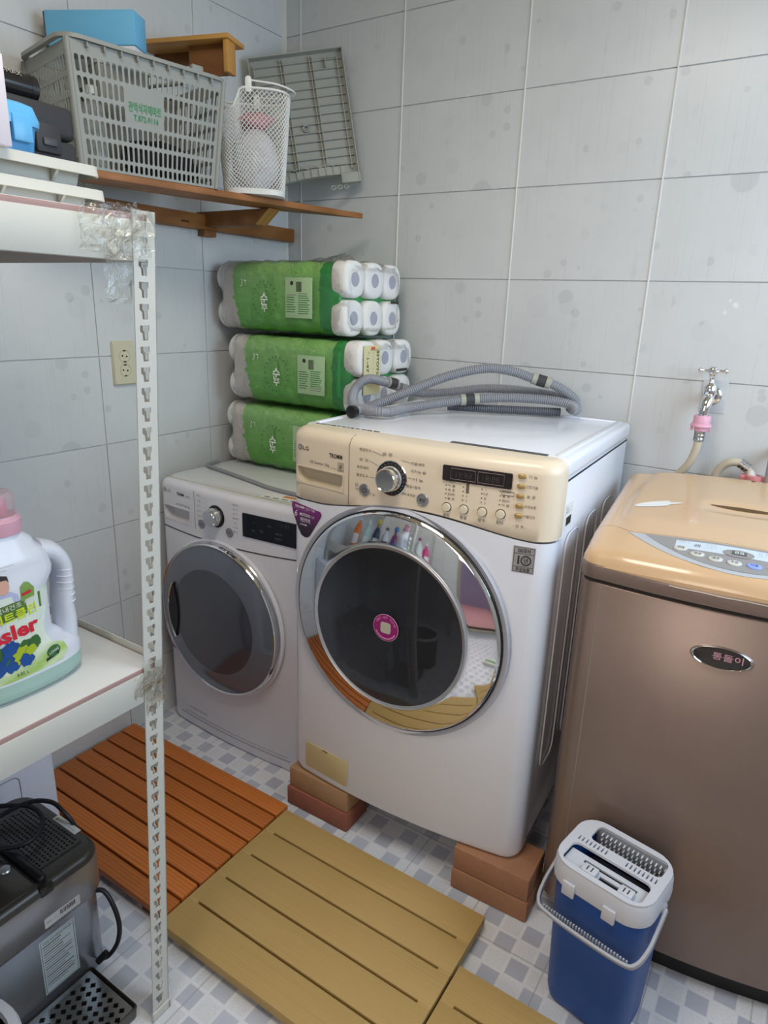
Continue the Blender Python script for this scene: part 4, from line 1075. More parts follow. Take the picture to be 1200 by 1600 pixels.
G().box(.268, .2815, .006, .048, -.014, .0598).build('end_board', WXM, wx, bevel=.0015)
G().box(.150, .2678, .036, .0475, -.012, .0598).build('back_board', WXD, wx, bevel=.001)
G().box(.02, .150, .078, .0895, .030, .0598).build('rear_batten', WXD, wx, bevel=.001)

# ------------------------------------------------------------------ white wire-mesh bin
MB_ = thing('mesh_bin', 'white wire-mesh bin with a carrying handle next to the shopping basket', 'bin', (.302, -.478, 1.6565), radians(38))
MW = M('mesh_white', '#DEDEDA', .4)
NC, NR = 52, 40
def bin_h(a):
    """rim height around the bin: a lower lip on one side, stepping up to the handle side"""
    d = (a-radians(200)+pi) % (2*pi)-pi; t = min(1, max(0, (radians(58)-abs(d))/radians(16))); return .246-.045*t*t*(3-2*t)
def bin_p(a, t):
    h = bin_h(a); z = .003+(h-.003)*t; r = .076+.017*(z/.24)
    c, s = cos(a), sin(a); k = (abs(c)**3+abs(s)**3)**(-1/3); return Vector((r*k*c*1.04, r*k*s*.86, z))
vs, fs = [], []
for j in range(NR+1):
    for i in range(NC): vs.append(tuple(bin_p(2*pi*(i+(.5 if j % 2 else 0))/NC, j/NR)))
for j in range(0, NR-1):
    for i in range(NC):
        if j % 2 == 0: fs.append((j*NC+i, (j+1)*NC+i, (j+2)*NC+i, (j+1)*NC+(i-1) % NC))
        else: fs.append((j*NC+i, (j+1)*NC+(i+1) % NC, (j+2)*NC+i, (j+1)*NC+i))
me = bpy.data.meshes.new('wire_mesh'); me.from_pydata(vs, [], fs); me.materials.append(MW)
wm = link('wire_mesh', me, MB_); wm['kind'] = 'stuff'
md = wm.modifiers.new('wire', 'WIREFRAME'); md.thickness = .0032; md.use_even_offset = False; md.use_replace = True
G().tube([bin_p(2*pi*i/72, 1.0) for i in range(73)], .0030, 8).build('rim_wire', MW, MB_, smooth=60)
G().loft([[bin_p(2*pi*i/72, 0)*k+Vector((0, 0, d)) for i in range(72)] for k, d in ((1, .012), (1.02, .012), (1.02, -.002), (1, -.002))], True, (True, True)).build('base_band', MW, MB_)
for a_ in (radians(268), radians(88)):
    p = bin_p(a_, 1.0); X = Vector((-sin(a_), cos(a_), 0))
    mm = Matrix((X, Vector((cos(a_), sin(a_), 0)), Vector((0, 0, 1)))).transposed().to_4x4(); mm.translation = p
    G().prism(rrect(-.008, .008, -.010, .026, (.002, .002, .0078, .0078), 5), -.0015, .002, 'y', mm).build('handle_lug', MW, MB_, bevel=.0006)
p0 = bin_p(radians(268), 1.0)+Vector((0, 0, .017)); p1 = bin_p(radians(88), 1.0)+Vector((0, 0, .017))
side = Vector((.100, -.02, -.008))
G().tube(catmull([p0, p0.lerp(p1, .12)+side*.75, p0.lerp(p1, .5)+side*1.12, p0.lerp(p1, .88)+side*.75, p1], 8), .0024, 8).build('handle_wire', MW, MB_, smooth=60)
WRAP = M('crumpled_wrap', '#DCDCE2', .25, var=.12, vscale=40, bump=1.0, bscale=60)
tag(lumpy('plastic_bundle', WRAP, (.308, -.482, 1.664), .066, .060, .080, 9, .06), 'white plastic-wrapped bundle filling the wire-mesh bin', 'bundle')
PINKC = M('pink_cloth', '#D9909C', .8, var=.1, vscale=30)
tag(lumpy('pink_cloth', PINKC, (.288, -.458, 1.826), .050, .040, .022, 12, .2), 'pink cloth poking out above the bundle in the mesh bin', 'cloth')

# ------------------------------------------------------------------ grey ribbed plastic panel leaning in the corner
RP = thing('ribbed_panel', 'grey ribbed plastic panel leaning into the corner behind the mesh bin', 'plastic panel', (.20, -.09, 1.66))
TL_ = Vector((.022, -.197, 2.096)); TR_ = Vector((.262, -.030, 2.141)); BR_ = Vector((.345, -.030, 1.753))
PU = (TR_-TL_); PW = PU.length; PU.normalize(); PV = (BR_-TR_); PH = PV.length; PV = (PV-PU*PV.dot(PU)*.0); PV.normalize()
PN = PV.cross(PU).normalized()
if PN.dot(CAM-TR_) < 0: PN = -PN
PN0 = TL_-Vector((.20, -.09, 1.66))
def pp(u, v, n=0): return PN0+PU*u+PV*v+PN*n
PG = M('panel_grey', '#A2A49C', .5)
def slab(u0, u1, v0, v1, n0, n1):
    vs = [pp(u, v, n) for n in (n0, n1) for v in (v0, v1) for u in (u0, u1)]
    return G().add(vs, [(0,2,3,1), (4,5,7,6), (0,1,5,4), (2,6,7,3), (0,4,6,2), (1,3,7,5)])
PHc = PH*.90
slab(0, PW, 0, PHc, 0, .003).build('panel_sheet', PG, RP)
for (u0, u1, v0, v1) in ((0, PW, 0, .003), (0, .003, 0, PHc), (PW-.003, PW, 0, PHc+.03)): slab(u0, u1, v0, v1, 0, .026).build('edge_flange', PG, RP)
for k in range(1, 14):
    v = PHc*k/14; slab(.012, PW-.008, v-.001, v+.001, .003, .012).build('rib', PG, RP)
for u in (.33, .36, .64, .67): slab(PW*u-.0011, PW*u+.0011, .012, PHc-.01, .003, .014).build('cross_rib', PG, RP)
slab(.012, .0145, .02, PHc-.01, .003, .014).build('cross_rib', PG, RP); slab(PW-.022, PW-.0195, .02, PHc-.01, .003, .014).build('cross_rib', PG, RP)
slab(PW*.80, PW*.93, .022, .024, .003, .018).build('cross_rib', PG, RP); slab(PW*.80, PW*.81, .022, .050, .003, .018).build('cross_rib', PG, RP)
# screw boss, wavy rib, curved foot
cxx, czz = PW*.50, PHc*.60
pts = [pp(cxx+.009*cos(a*pi/10), czz+.009*sin(a*pi/10), .010) for a in range(21)]
G().tube(pts, .0025, 6).build('screw_boss', PG, RP)
pts = [pp(PW*(.16+.58*i/48), PHc*.915+.0075*abs(sin(i/48*pi*4))*-1+.008, .010) for i in range(49)]
G().tube(pts, .0022, 6).build('wavy_rib', PG, RP)
foot = [pp(PW*(.05+.80*i/20), PHc*.985+.030-.030*sin(pi*(.15+.5*i/20)), .010) for i in range(21)]
rings = []
for p in foot: rings.append([p+PV*a+PN*b for a, b in ((-.014, -.010), (.010, -.010), (.010, .010), (-.014, .010))])
G().loft(rings, True, (True, True)).build('curved_foot', PG, RP)
for i in range(1, 20, 2):
    p = foot[i]; vs = [p+PV*a+PU*c+PN*b for b in (.010, .014) for a in (-.014, .010) for c in (-.001, .001)]
    G().add(vs, [(0,2,3,1), (4,5,7,6), (0,1,5,4), (2,6,7,3), (0,4,6,2), (1,3,7,5)]).build('foot_rib', PG, RP)
slab(PW*.80, PW+.002, PHc+.004, PHc+.034, 0, .024).build('corner_block', PG, RP, bevel=.002)
for k in range(3):
    u = PW*(.70+.07*k); pts = [pp(u+.007*cos(a*pi/8), PHc+.040+.006*sin(a*pi/8), .008) for a in range(17)]; G().tube(pts, .0022, 5).build('hook', PG, RP)
# ------------------------------------------------------------------ toilet paper packs on the dryer
def tp_wrap():
    n = N('green_wrap'); v = n.coord('Object'); sp = n.add('SeparateXYZ'); n.link(v, sp.inputs[0]); x = sp.outputs[0]
    jag = n.math('MULTIPLY_ADD', n.noise(n.coord('Object', (14, 14, 26)), 1.0, 3, .8), .075, -.037)
    xj = n.math('ADD', x, jag)
    slope = n.math('MULTIPLY', sp.outputs[2], -.16)
    a = n.math('GREATER_THAN', n.math('ADD', xj, n.math('MULTIPLY', slope, -.9)), .098)
    b = n.math('GREATER_THAN', n.math('MULTIPLY_ADD', jag, .35, x), .425)
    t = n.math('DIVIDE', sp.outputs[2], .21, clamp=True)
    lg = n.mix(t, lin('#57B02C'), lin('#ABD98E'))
    bl = n.noise(v, 9, 3); lg = n.mix(n.math('MULTIPLY', bl, .5), lg, lin('#68BC3A'))
    dk = n.mix(n.noise(v, 12, 3), lin('#2E8F48'), lin('#3FA050'))
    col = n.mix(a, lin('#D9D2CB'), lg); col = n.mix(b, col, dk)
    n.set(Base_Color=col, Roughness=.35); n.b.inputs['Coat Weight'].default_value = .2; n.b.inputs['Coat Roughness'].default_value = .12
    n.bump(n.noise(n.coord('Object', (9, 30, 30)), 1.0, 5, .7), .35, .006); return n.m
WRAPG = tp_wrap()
ROLLW = M('tissue_white', '#E4E2DE', .9, var=.03, vscale=60, bump=.3, bscale=150)
COREG = M('roll_core', '#A7A7B2', .9)
def film_mat():
    m = bpy.data.materials.new('clear_film'); m.use_nodes = True; nt = m.node_tree; nt.nodes.remove(nt.nodes['Principled BSDF']); MATS['clear_film'] = m
    t = nt.nodes.new('ShaderNodeBsdfTransparent'); t.inputs[0].default_value = (.985, .985, .985, 1)
    gl = nt.nodes.new('ShaderNodeBsdfGlossy'); gl.inputs['Roughness'].default_value = .12
    tc = nt.nodes.new('ShaderNodeTexCoord'); no = nt.nodes.new('ShaderNodeTexNoise'); no.inputs['Scale'].default_value = 22; no.inputs['Detail'].default_value = 6; no.inputs['Distortion'].default_value = 1.2
    nt.links.new(tc.outputs['Object'], no.inputs['Vector'])
    bp = nt.nodes.new('ShaderNodeBump'); bp.inputs['Strength'].default_value = .9; bp.inputs['Distance'].default_value = .02; nt.links.new(no.outputs['Fac'], bp.inputs['Height']); nt.links.new(bp.outputs[0], gl.inputs['Normal'])
    mx = nt.nodes.new('ShaderNodeMixShader'); lw = nt.nodes.new('ShaderNodeLayerWeight'); lw.inputs[0].default_value = .25; nt.links.new(bp.outputs[0], lw.inputs['Normal'])
    sc = nt.nodes.new('ShaderNodeMath'); sc.operation = 'MULTIPLY_ADD'; sc.inputs[1].default_value = .60; sc.inputs[2].default_value = .03; nt.links.new(lw.outputs['Fresnel'], sc.inputs[0])
    nt.links.new(sc.outputs[0], mx.inputs[0]); nt.links.new(t.outputs[0], mx.inputs[1]); nt.links.new(gl.outputs[0], mx.inputs[2])
    nt.links.new(mx.outputs[0], nt.nodes['Material Output'].inputs[0]); return m
FILM = film_mat()
INFO = M('info_panel', '#A9C79A', .45); WHP = M('wrap_white_print', '#E8EFE2', .5); DKP = M('wrap_dark_print', '#3F7A3A', .5)
PL, PD, PHH = .520, .300, .214
def tp_outline(s=1.0, amp=1.0, n=6):
    """cross-section of three columns and two rows of rolls, softly lobed"""
    out = []
    R = PD/6
    def arcs(cy, cz, a0, a1):
        for i in range(n+1):
            a = radians(a0+(a1-a0)*i/n); out.append((cy+R*.94*cos(a)*s, cz+R*1.0*sin(a)*s))
    z0, z1 = PHH*.25, PHH*.75
    ys = (R, 3*R, 5*R)
    arcs(ys[0], z0, 180, 250); arcs(ys[1], z0, 250, 290); arcs(ys[2], z0, 290, 360)
    arcs(ys[2], z1, 0, 70); arcs(ys[1], z1, 70, 110); arcs(ys[0], z1, 110, 180)
    return out
def tp_pack(label, loc, rz, seed):
    rnd = random.Random(seed)
    r = thing('toilet_paper_pack', label, 'toilet paper', loc, rz, 'stacked toilet paper packs')
    prof = tp_outline()
    rings = []
    nx = 26
    for i in range(nx+1):
        x = .030+(PL-.062)*i/nx
        k = 1+.012*sin(i*1.3+seed)+(-.03 if i in (0, nx) else 0)+.010*sin(pi*2*(x/.104))
        cy, cz = PD/2, PHH/2
        rings.append([(x, cy+(a-cy)*k, max(.001, cz+(b-cz)*k)) for a, b in prof])
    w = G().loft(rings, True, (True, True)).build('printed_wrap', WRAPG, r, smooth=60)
    R = PD/6
    # rolls showing at both ends
    for x0, x1 in ((PL-.052, PL-.002), (.004, .034)):
        for i in range(3):
            for j in range(2):
                cy = R*(1+2*i); cz = PHH*(.25+.5*j); rr = R*.985; jx = rnd.uniform(-.004, .003)
                if x0 > .1:
                    sq = lambda q_, x_, e_: [(x_, cy+q_*cos(a_*pi/16)*(abs(cos(a_*pi/16))**e_+abs(sin(a_*pi/16))**e_)**(-1/e_), cz+q_*1.04*sin(a_*pi/16)*(abs(cos(a_*pi/16))**e_+abs(sin(a_*pi/16))**e_)**(-1/e_)) for a_ in range(32)]
                    rl = G().loft([sq(rr*.98, x0, 3.2), sq(rr, x0+.006, 3.2), sq(rr, x1-.012+jx, 3.0), sq(rr*.95, x1-.004+jx, 2.7), sq(rr*.84, x1-.0005+jx, 2.4), sq(.019, x1-.002+jx, 2.0), sq(.0185, x1-.020+jx, 2.0)], True, (True, True)).build('roll', ROLLW, r, smooth=60)
                    G().lathe([(.0192, x1-.0015+jx), (.0188, x1-.019+jx), (.0001, x1-.019+jx)], (0, cy, cz), 'x', 18).build('roll_core', COREG, rl, smooth=50)
                else:
                    G().lathe([(.0001, x0), (rr*.88, x0), (rr*.96, x0+.006), (rr*.96, x1)], (0, cy, cz), 'x', 20).build('roll', ROLLW, r, smooth=50)
    # print on the front: info panel, barcode, round logo
    def fr(x, z, o=.0026): 
        k = 1.0; return Vector((x, -o-.001, z))
    bowl = lambda z: -.0030-(.000)
    ip = G().box(.300, .402, -.0052, -.0015, .048, .162).build('info_panel', INFO, r, bevel=.0008)
    g = G(); x = .343
    while x < .362:
        q = rnd.choice((.0008, .0014, .002)); g.box(x, x+q, -.0056, -.0050, .122, .150); x += q+rnd.choice((.0009, .0014))
    g.build('barcode', INK, ip, smooth=0)
    for c, (xa, xb) in enumerate(((.306, .345), (.350, .396))):
        for k in range(8 if c == 0 else 10):
            z = .112-.0068*k if c == 0 else .116-.0062*k
            rbox('text_line', DKP if rnd.random() < .7 else INKG, ip, xa, xb-rnd.uniform(0, .012), -.0055, -.0050, z, z+.0022, 0)
    G().lathe([(.0062, 0), (.0062, .0004), (.0045, .0004)], (.326, -.0051, .146), 'y', 14).build('recycling_mark', INK, ip)
    lx, lz = .215, .098
    for k in range(20):
        a = 2*pi*k/20; mm = Matrix.Translation((lx+.047*cos(a), -.0040, lz+.052*sin(a))) @ Matrix.Rotation(-a, 4, 'Y')
        G().prism([(-.0045, 0), (0, -.0018), (.0045, 0), (0, .0018)], 0, -.0006, 'y', mm).build('leaf_mark', DKP, w, smooth=0)
    text('순', WHP, w, (lx, -.0046, lz+.001), (1,0,0), (0,0,1), .030, .030, bold=.02)
    text('수', WHP, w, (lx+.001, -.0046, lz-.024), (1,0,0), (0,0,1), .020, .024, bold=.02)
    text('mild', DKP, w, (lx+.010, -.0046, lz+.034), (0,0,-1), (1,0,0), .009, .022, bold=.02)
    text('3ㄱ', WHP, w, (.130, -.0046, .145), (1,0,0), (0,0,1), .022, .024, shear=.3)
    # clear film around the whole pack, pulled into a twist at the right end
    rings = []
    for i in range(30):
        t = i/29; x = -.006+(PL+.014)*t
        k = 1.045+.012*sin(i*2.1+seed)+.008*sin(i*4.7)
        if i == 0: k = .55
        if i == 29: k = .80
        if i in (1, 28): k = .97
        ring = []
        for q, (a, b) in enumerate(prof):
            kk = k-.012+.010*sin(q*1.7+i*1.9+seed)
            ring.append((x+.004*sin(q*2.3+i), PD/2+(a-PD/2)*kk, max(.0005, PHH/2+(b-PHH/2)*kk)))
        rings.append(ring)
    G().loft(rings, True).build('clear_film', FILM, r, smooth=60)
    return r
P3 = tp_pack('green toilet paper pack at the bottom of the stack, resting on the dryer', (.050, -.376, .8540), 0, 1)
P2 = tp_pack('green toilet paper pack in the middle of the stack, with a yellow tag', (.080, -.388, 1.0725), 0, 2)
P1 = tp_pack('green toilet paper pack on top of the stack, below the wooden shelf', (.028, -.378, 1.2915), radians(-.5), 3)
# yellow paper tag and black strip on the middle pack's end
TAGY = M('tag_yellow', '#D9CFA0', .6)
tg = G().box(PL+.004, PL+.0055, .020, .105, .060, .200).build('paper_tag', TAGY, P2, smooth=0)
rbox('tag_red', M('tag_red', '#D7553F', .6), tg, PL+.0052, PL+.0062, .055, .075, .188, .196, 0); rbox('tag_red', M('tag_red', '#D7553F', .6), tg, PL+.0052, PL+.0062, .030, .050, .095, .112, 0)
text('SSTOTC 30', INK, tg, (PL+.0060, .090, .135), (0,0,-1), (0,1,0), .012, .10, bold=.01); text('----- --- ----', INKG, tg, (PL+.0060, .066, .130), (0,0,-1), (0,1,0), .006, .10); text('1-47', INK, tg, (PL+.0060, .038, .145), (0,0,-1), (0,1,0), .012, .04)
rbox('black_strip', INK, P2, PL+.004, PL+.0052, .198, .262, .118, .126, 0); rbox('black_strip', INK, P1, PL+.005, PL+.0062, .225, .268, .098, .105, 0)
# torn loose film standing up at the top right
g = G(); rows = []
for j in range(5):
    row = []
    for i in range(15):
        t = i/14; row.append((.25+.26*t, .02+.06*sin(t*5)+.03*j, .205+.030*j/4*sin(pi*t)**.6+.008*sin(i*1.9+j)))
    rows.append(row)
g.loft(rows, False).build('loose_film', FILM, P1, smooth=60)

# ------------------------------------------------------------------ odds and ends on the dryer top
CORD = M('cord_grey', '#8F9196', .5)
cd_pts = [(.047, -.41, .861), (.052, -.46, .8600), (.075, -.478, .8598), (.20, -.505, .8598), (.33, -.535, .8598), (.40, -.552, .8598), (.50, -.560, .8598), (.575, -.562, .8598)]
tag(G().tube(catmull(cd_pts, 6), .0062, 8).build('drain_tube', CORD, None, smooth=60), 'thin grey tube bent across the front of the dryer top', 'tube')
fl = thing('paper_leaflet', 'orange-edged paper leaflet lying on the dryer beside the washer', 'leaflet', (.50, -.59, .8535), radians(6))
rbox('sheet', PAPER, fl, -.07, .09, -.030, .015, 0, .0008, 0); rbox('orange_stripe', M('leaf_orange', '#D98A4A', .5), fl, -.01, .09, -.001, .0148, .0008, .0012, 0)
for k in range(4): rbox('print_line', M('leaf_teal', '#4F6F66', .5), fl, -.06+.03*k, -.04+.03*k, -.022, -.016, .0008, .0012, 0)

# ------------------------------------------------------------------ corrugated hose on the washer
def corr_hose(name, mat, pts, r, parent, pitch=.0060):
    P = catmull(pts, 10); # resample by arc length
    d = [0]
    for i in range(1, len(P)): d.append(d[-1]+(P[i]-P[i-1]).length)
    n = int(d[-1]/(pitch/4)); out = []; k = 0
    for i in range(n+1):
        s = d[-1]*i/n
        while k < len(d)-2 and d[k+1] < s: k += 1
        t = (s-d[k])/max(1e-9, d[k+1]-d[k]); out.append(P[k].lerp(P[k+1], t))
    prof = (1.0, 1.0, .86, .82)
    return G().tube(out, r, 14, True, lambda i: r*prof[i % 4]).build(name, mat, parent, smooth=50)
HG = M('hose_grey', '#8E9097', .4)
HA = [(.668, -.280, 1.157), (.646, -.330, 1.174), (.622, -.380, 1.181), (.616, -.430, 1.150), (.671, -.500, 1.121), (.768, -.510, 1.119), (.778, -.400, 1.119), (.836, -.320, 1.131), (.893, -.260, 1.141), (.986, -.200, 1.149), (1.079, -.150, 1.147), (1.142, -.140, 1.140), (1.168, -.150, 1.122)]
HS = thing('drain_hose', 'grey corrugated drain hose coiled on top of the large washer', 'hose', (.9, -.30, 1.099))
def hs(L): return [(x-.9, y+.30, z-1.099) for x, y, z in L]
corr_hose('hose_run', HG, hs(HA), .0135, HS)
HB2 = [(.700, -.548, 1.117), (.702, -.470, 1.122), (.767, -.380, 1.162), (.841, -.300, 1.203), (.924, -.240, 1.227), (.987, -.200, 1.222), (1.037, -.170, 1.205), (1.086, -.150, 1.192), (1.130, -.130, 1.168), (1.150, -.115, 1.143), (1.133, -.110, 1.117)]
corr_hose('hose_run', HG, hs(HB2), .0135, HS)
HC = [(.671, -.270, 1.155), (.706, -.200, 1.135), (.767, -.150, 1.139), (.874, -.110, 1.157), (1.007, -.105, 1.160), (1.111, -.100, 1.150), (1.153, -.105, 1.122)]
corr_hose('hose_run', HG, hs(HC), .0135, HS)
corr_hose('hose_run', M('hose_dark', '#5D5F66', .45), hs([(.824, -.256, 1.114), (.928, -.219, 1.114), (1.024, -.171, 1.114), (1.111, -.125, 1.114)]), .0125, HS)
COLL = M('hose_collar', '#A3A396', .5); DARKB = M('hose_band', '#3A3A3C', .5)
def collar(p, d, l=.052):
    p = Vector(p)-Vector((.9, -.30, 1.099)); d = Vector(d).normalized()
    c = G().tube([p-d*l/2, p+d*l/2], .0158, 16).build('hose_collar', COLL, HS, smooth=40)
    G().tube([p-d*.012, p+d*.012], .0164, 16).build('collar_band', DARKB, c, smooth=40)
collar((1.060, -.160, 1.199), (.049, .020, -.013)); collar((.893, -.260, 1.141), (.075, .06, .009)); collar((.660, -.300, 1.168), (.022, .05, -.012), .036)
G().lathe([(.0155, 0), (.0165, .004), (.0165, .016), (.012, .018), (.0001, .018)], (.700-.9, -.545+.30, 1.117-1.099), 'y', 16).build('rubber_end', BLACK, HS)
# ------------------------------------------------------------------ white slotted-angle rack (leans a little)
RWH = M('rack_white', '#CCCCC4', .4, var=.03, vscale=12)
MDF = M('shelf_edge_pink', '#A88A86', .6, var=.06, vscale=60); SHT = M('shelf_top_white', '#DBDCDD', .35, var=.02, vscale=9)
RK = thing('slotted_rack', 'white slotted-angle rack with keyhole posts and two shelves', 'rack', (.831, -1.346, 0))
SHEAR = Matrix(((1, 0, .029, 0), (0, 1, .035, 0), (0, 0, 1, 0), (0, 0, 0, 1)))
def lean(o): o.data.transform(SHEAR); return o
RXL, RYL = .800, .860       # rack depth towards the wall, length towards the viewer
def keyhole(c, z): return [(c-.0055, z-.011), (c+.0035, z-.011), (c+.0045, z-.001), (c+.0085, z+.002), (c+.0085, z+.0105), (c-.0075, z+.0105), (c-.0075, z+.003), (c-.0055, z)]
def holed_strip(name, mat, parent, w, p, n, hole, t):
    """long flange of n equal cells, each with one punched hole"""
    bm = bmesh.new(); es = []
    for loop in ([(0, 0), (w, 0), (w, p), (0, p)], hole):
        vs = [bm.verts.new((a, b, 0)) for a, b in loop]; es += [bm.edges.new((vs[i], vs[(i+1) % len(vs)])) for i in range(len(vs))]
    bmesh.ops.triangle_fill(bm, use_beauty=True, use_dissolve=False, edges=es); bm.verts.index_update()
    V = [tuple(v.co) for v in bm.verts]; F = [tuple(v.index for v in f.verts) for f in bm.faces]; bm.free()
    g = G()
    for k in range(n): g.add([(a, b+p*k, 0) for a, b, c in V], F)
    me = bpy.data.meshes.new(name); me.from_pydata([tuple(v) for v in g.v], [], g.f)
    bm = bmesh.new(); bm.from_mesh(me); bmesh.ops.remove_doubles(bm, verts=bm.verts, dist=1e-5); bmesh.ops.recalc_face_normals(bm, faces=bm.faces)
    ex = bmesh.ops.extrude_face_region(bm, geom=list(bm.faces)); bmesh.ops.translate(bm, verts=[e for e in ex['geom'] if isinstance(e, bmesh.types.BMVert)], vec=(0, 0, -t))
    bmesh.ops.recalc_face_normals(bm, faces=bm.faces); bm.to_mesh(me); bm.free(); me.materials.append(mat); return link(name, me, parent)
def post(px, py, sx, sy):
    """angle post: keyhole flange in the y-z plane, second flange in the x-z plane"""
    o = holed_strip('post', RWH, RK, .038, .030, 50, keyhole(.0215, .015), .0018)
    o.data.transform(Matrix(((0, 0, sx, px), (sy, 0, 0, py), (0, 1, 0, 0), (0, 0, 0, 1)))); lean(o)
    o2 = holed_strip('post_flange', RWH, o, .038, .030, 50, keyhole(.0215, .015), .0018)
    o2.data.transform(Matrix(((-sx, 0, 0, px), (0, 0, -sy, py+(.0 if sy > 0 else 0)), (0, 1, 0, 0), (0, 0, 0, 1)))); lean(o2)
    fo = G(); q = sorted((px+sx*.003, px-sx*.004)); y_ = sorted((py-sy*.003, py+sy*.040)); fo.box(q[0], q[1], y_[0], y_[1], 0, .022)
    q = sorted((px+sx*.003, px-sx*.040)); y_ = sorted((py-sy*.003, py+sy*.004)); fo.box(q[0], q[1], y_[0], y_[1], 0, .0218)
    lean(fo.build('foot_cap', RWH, RK, bevel=.002))
post(0, 0, 1, -1); post(-RXL, 0, -1, -1); post(0, -RYL, 1, 1); post(-RXL, -RYL, -1, 1)
def shelf(zt, zb, lip):
    e = .0022
    lean(G().box(-e-.0018, -e, -RYL+.004, -.004, zb, zt).build('side_beam', RWH, RK, bevel=.0006)); lean(G().box(-.022, -e-.0018, -RYL+.004, -.004, zb, zb+.0018).build('beam_return', RWH, RK))
    lean(G().box(-RXL+e, -RXL+e+.0018, -RYL+.004, -.004, zb, zt).build('side_beam', RWH, RK, bevel=.0006))
    for y in (-.004, -RYL+.0022): lean(G().box(-RXL+.004, -.004, y-.0018, y, zb, zt+lip).build('end_beam', RWH, RK, bevel=.0006))
    lean(G().box(-RXL+.006, -.0035, -RYL+.008, -.008, zt-.002, zt+.0075).build('shelf_board', MDF, RK, bevel=.0006))
    lean(G().box(-RXL+.008, -.0055, -RYL+.010, -.010, zt+.0075, zt+.0082).build('shelf_laminate', SHT, RK))
shelf(.783, .728, .020); shelf(1.487, 1.433, 0)
# clear tape: crumpled at the top corner with a hanging flap, and round the lower joint
def tape_mat():
    m = FILM.copy(); m.name = 'clear_tape'; nt = m.node_tree
    for n_ in nt.nodes:
        if n_.type == 'BSDF_TRANSPARENT': n_.inputs[0].default_value = (.96, .955, .93, 1)
        if n_.type == 'MATH': n_.inputs[1].default_value = .50; n_.inputs[2].default_value = .06
    MATS['clear_tape'] = m; return m
TAPE = tape_mat()
def crumple(name, u0, u1, v0, v1, nu, nv, amp, seed, off=.0015):
    rnd = random.Random(seed); rows = []
    for j in range(nv+1):
        row = []
        for i in range(nu+1):
            y = u0+(u1-u0)*i/nu+rnd.uniform(-1, 1)*.002; z = v0+(v1-v0)*j/nv+rnd.uniform(-1, 1)*.002
            if i in (0, nu): z += rnd.uniform(-1, 1)*.006
            row.append((off+rnd.uniform(0, amp), y, z))
        rows.append(row)
    return lean(G().loft(rows, False).build(name, TAPE, RK, smooth=25))
crumple('clear_tape', -.125, -.006, 1.440, 1.500, 12, 7, .009, 21); crumple('clear_tape', -.090, -.035, 1.432, 1.505, 7, 7, .012, 22); crumple('clear_tape', -.085, -.040, 1.375, 1.440, 5, 6, .006, 23, -.004)
crumple('clear_tape', -.060, .003, .745, .785, 9, 5, .003, 24); crumple('clear_tape', -.040, .003, .725, .800, 6, 6, .0025, 25); crumple('clear_tape', -.038, .002, .705, .760, 5, 5, .003, 26)

# ------------------------------------------------------------------ detergent bottle on the lower shelf
ZS = .783+.0082
DB = thing('detergent_bottle', 'large white detergent bottle with pink cap and green label on the rack shelf', 'bottle', (.735, -1.502, ZS))
MILK = M('milky_plastic', '#DCE0EA', .3, spec=.5, coat=.2)
LIQ = M('liquid_green', '#9FBDB3', .3)
HWB = .088
def b_hw(z):   # half-widths towards the viewer (left) and the handle side (right), half depth
    def lerp(tab):
        for (z0, a), (z1, b) in zip(tab, tab[1:]):
            if z <= z1: t = (z-z0)/(z1-z0); t = t*t*(3-2*t); return a+(b-a)*t
        return tab[-1][1]
    lf = lerp([(0, .078), (.012, .088), (.17, .088), (.215, .078), (.240, .052), (.258, .026)])
    rg = lerp([(0, .092), (.012, .102), (.050, .102), (.075, .072), (.095, .054), (.165, .054), (.190, .068), (.212, .064), (.240, .044), (.258, .026)])
    dp = lerp([(0, .042), (.012, .050), (.17, .050), (.215, .044), (.240, .034), (.258, .026)])
    return lf, rg, dp
def b_ring(z, k=1.0, n=40, e=2.6):
    lf, rg, dp = b_hw(z); out = []
    for i in range(n):
        a = 2*pi*i/n; c, s = cos(a), sin(a)
        y = (rg if s > 0 else lf)*abs(s)**(2/e)*(1 if s > 0 else -1)*k; x = dp*abs(c)**(2/e)*(1 if c > 0 else -1)*k
        out.append((x, y, z))
    return out
def b_surf(y, z, e=2.6):
    lf, rg, dp = b_hw(z); h = rg if y > 0 else lf; t = min(.999, abs(y)/h); return dp*(1-t**e)**(1/e)
zs = [0, .004, .012]+[.012+.246*i/30 for i in range(1, 31)]
G().loft([b_ring(z, .93 if z == 0 else 1) for z in zs if z <= .034]+[b_ring(.034)], True, (True, False)).build('liquid_base', LIQ, DB, smooth=60)
G().loft([b_ring(.034)]+[b_ring(z) for z in zs if z > .034], True, (False, True)).build('bottle_body', MILK, DB, smooth=60)
# grip
gp_ = catmull([(0, .050, .216), (0, .074, .206), (0, .089, .182), (0, .090, .150), (0, .087, .115), (0, .088, .085), (0, .086, .055)], 6)
rings = []
for i, p in enumerate(gp_):
    t = (gp_[min(i+1, len(gp_)-1)]-gp_[max(0, i-1)]).normalized(); u = Vector((1, 0, 0)); v = t.cross(u).normalized(); w_ = .0135+.006*abs(i/len(gp_)-.5)
    rings.append([p+u*.026*cos(2*pi*k/16)+v*w_*sin(2*pi*k/16) for k in range(16)])
hdl = G().loft(rings, True, (True, True)).build('grip', MILK, DB, smooth=60)
for k in range(6):
    z = .118+.011*k; G().tube([(.0255*cos(a), .0895+.0135*sin(a)+.0003, z+.001) for a in [radians(-70+140*i/10) for i in range(11)]], .0012, 5).build('grip_ridge', MILK, hdl)
PKC = M('cap_pink', '#DDA9BA', .35); HOTP = M('cap_hotpink', '#D9507A', .35)
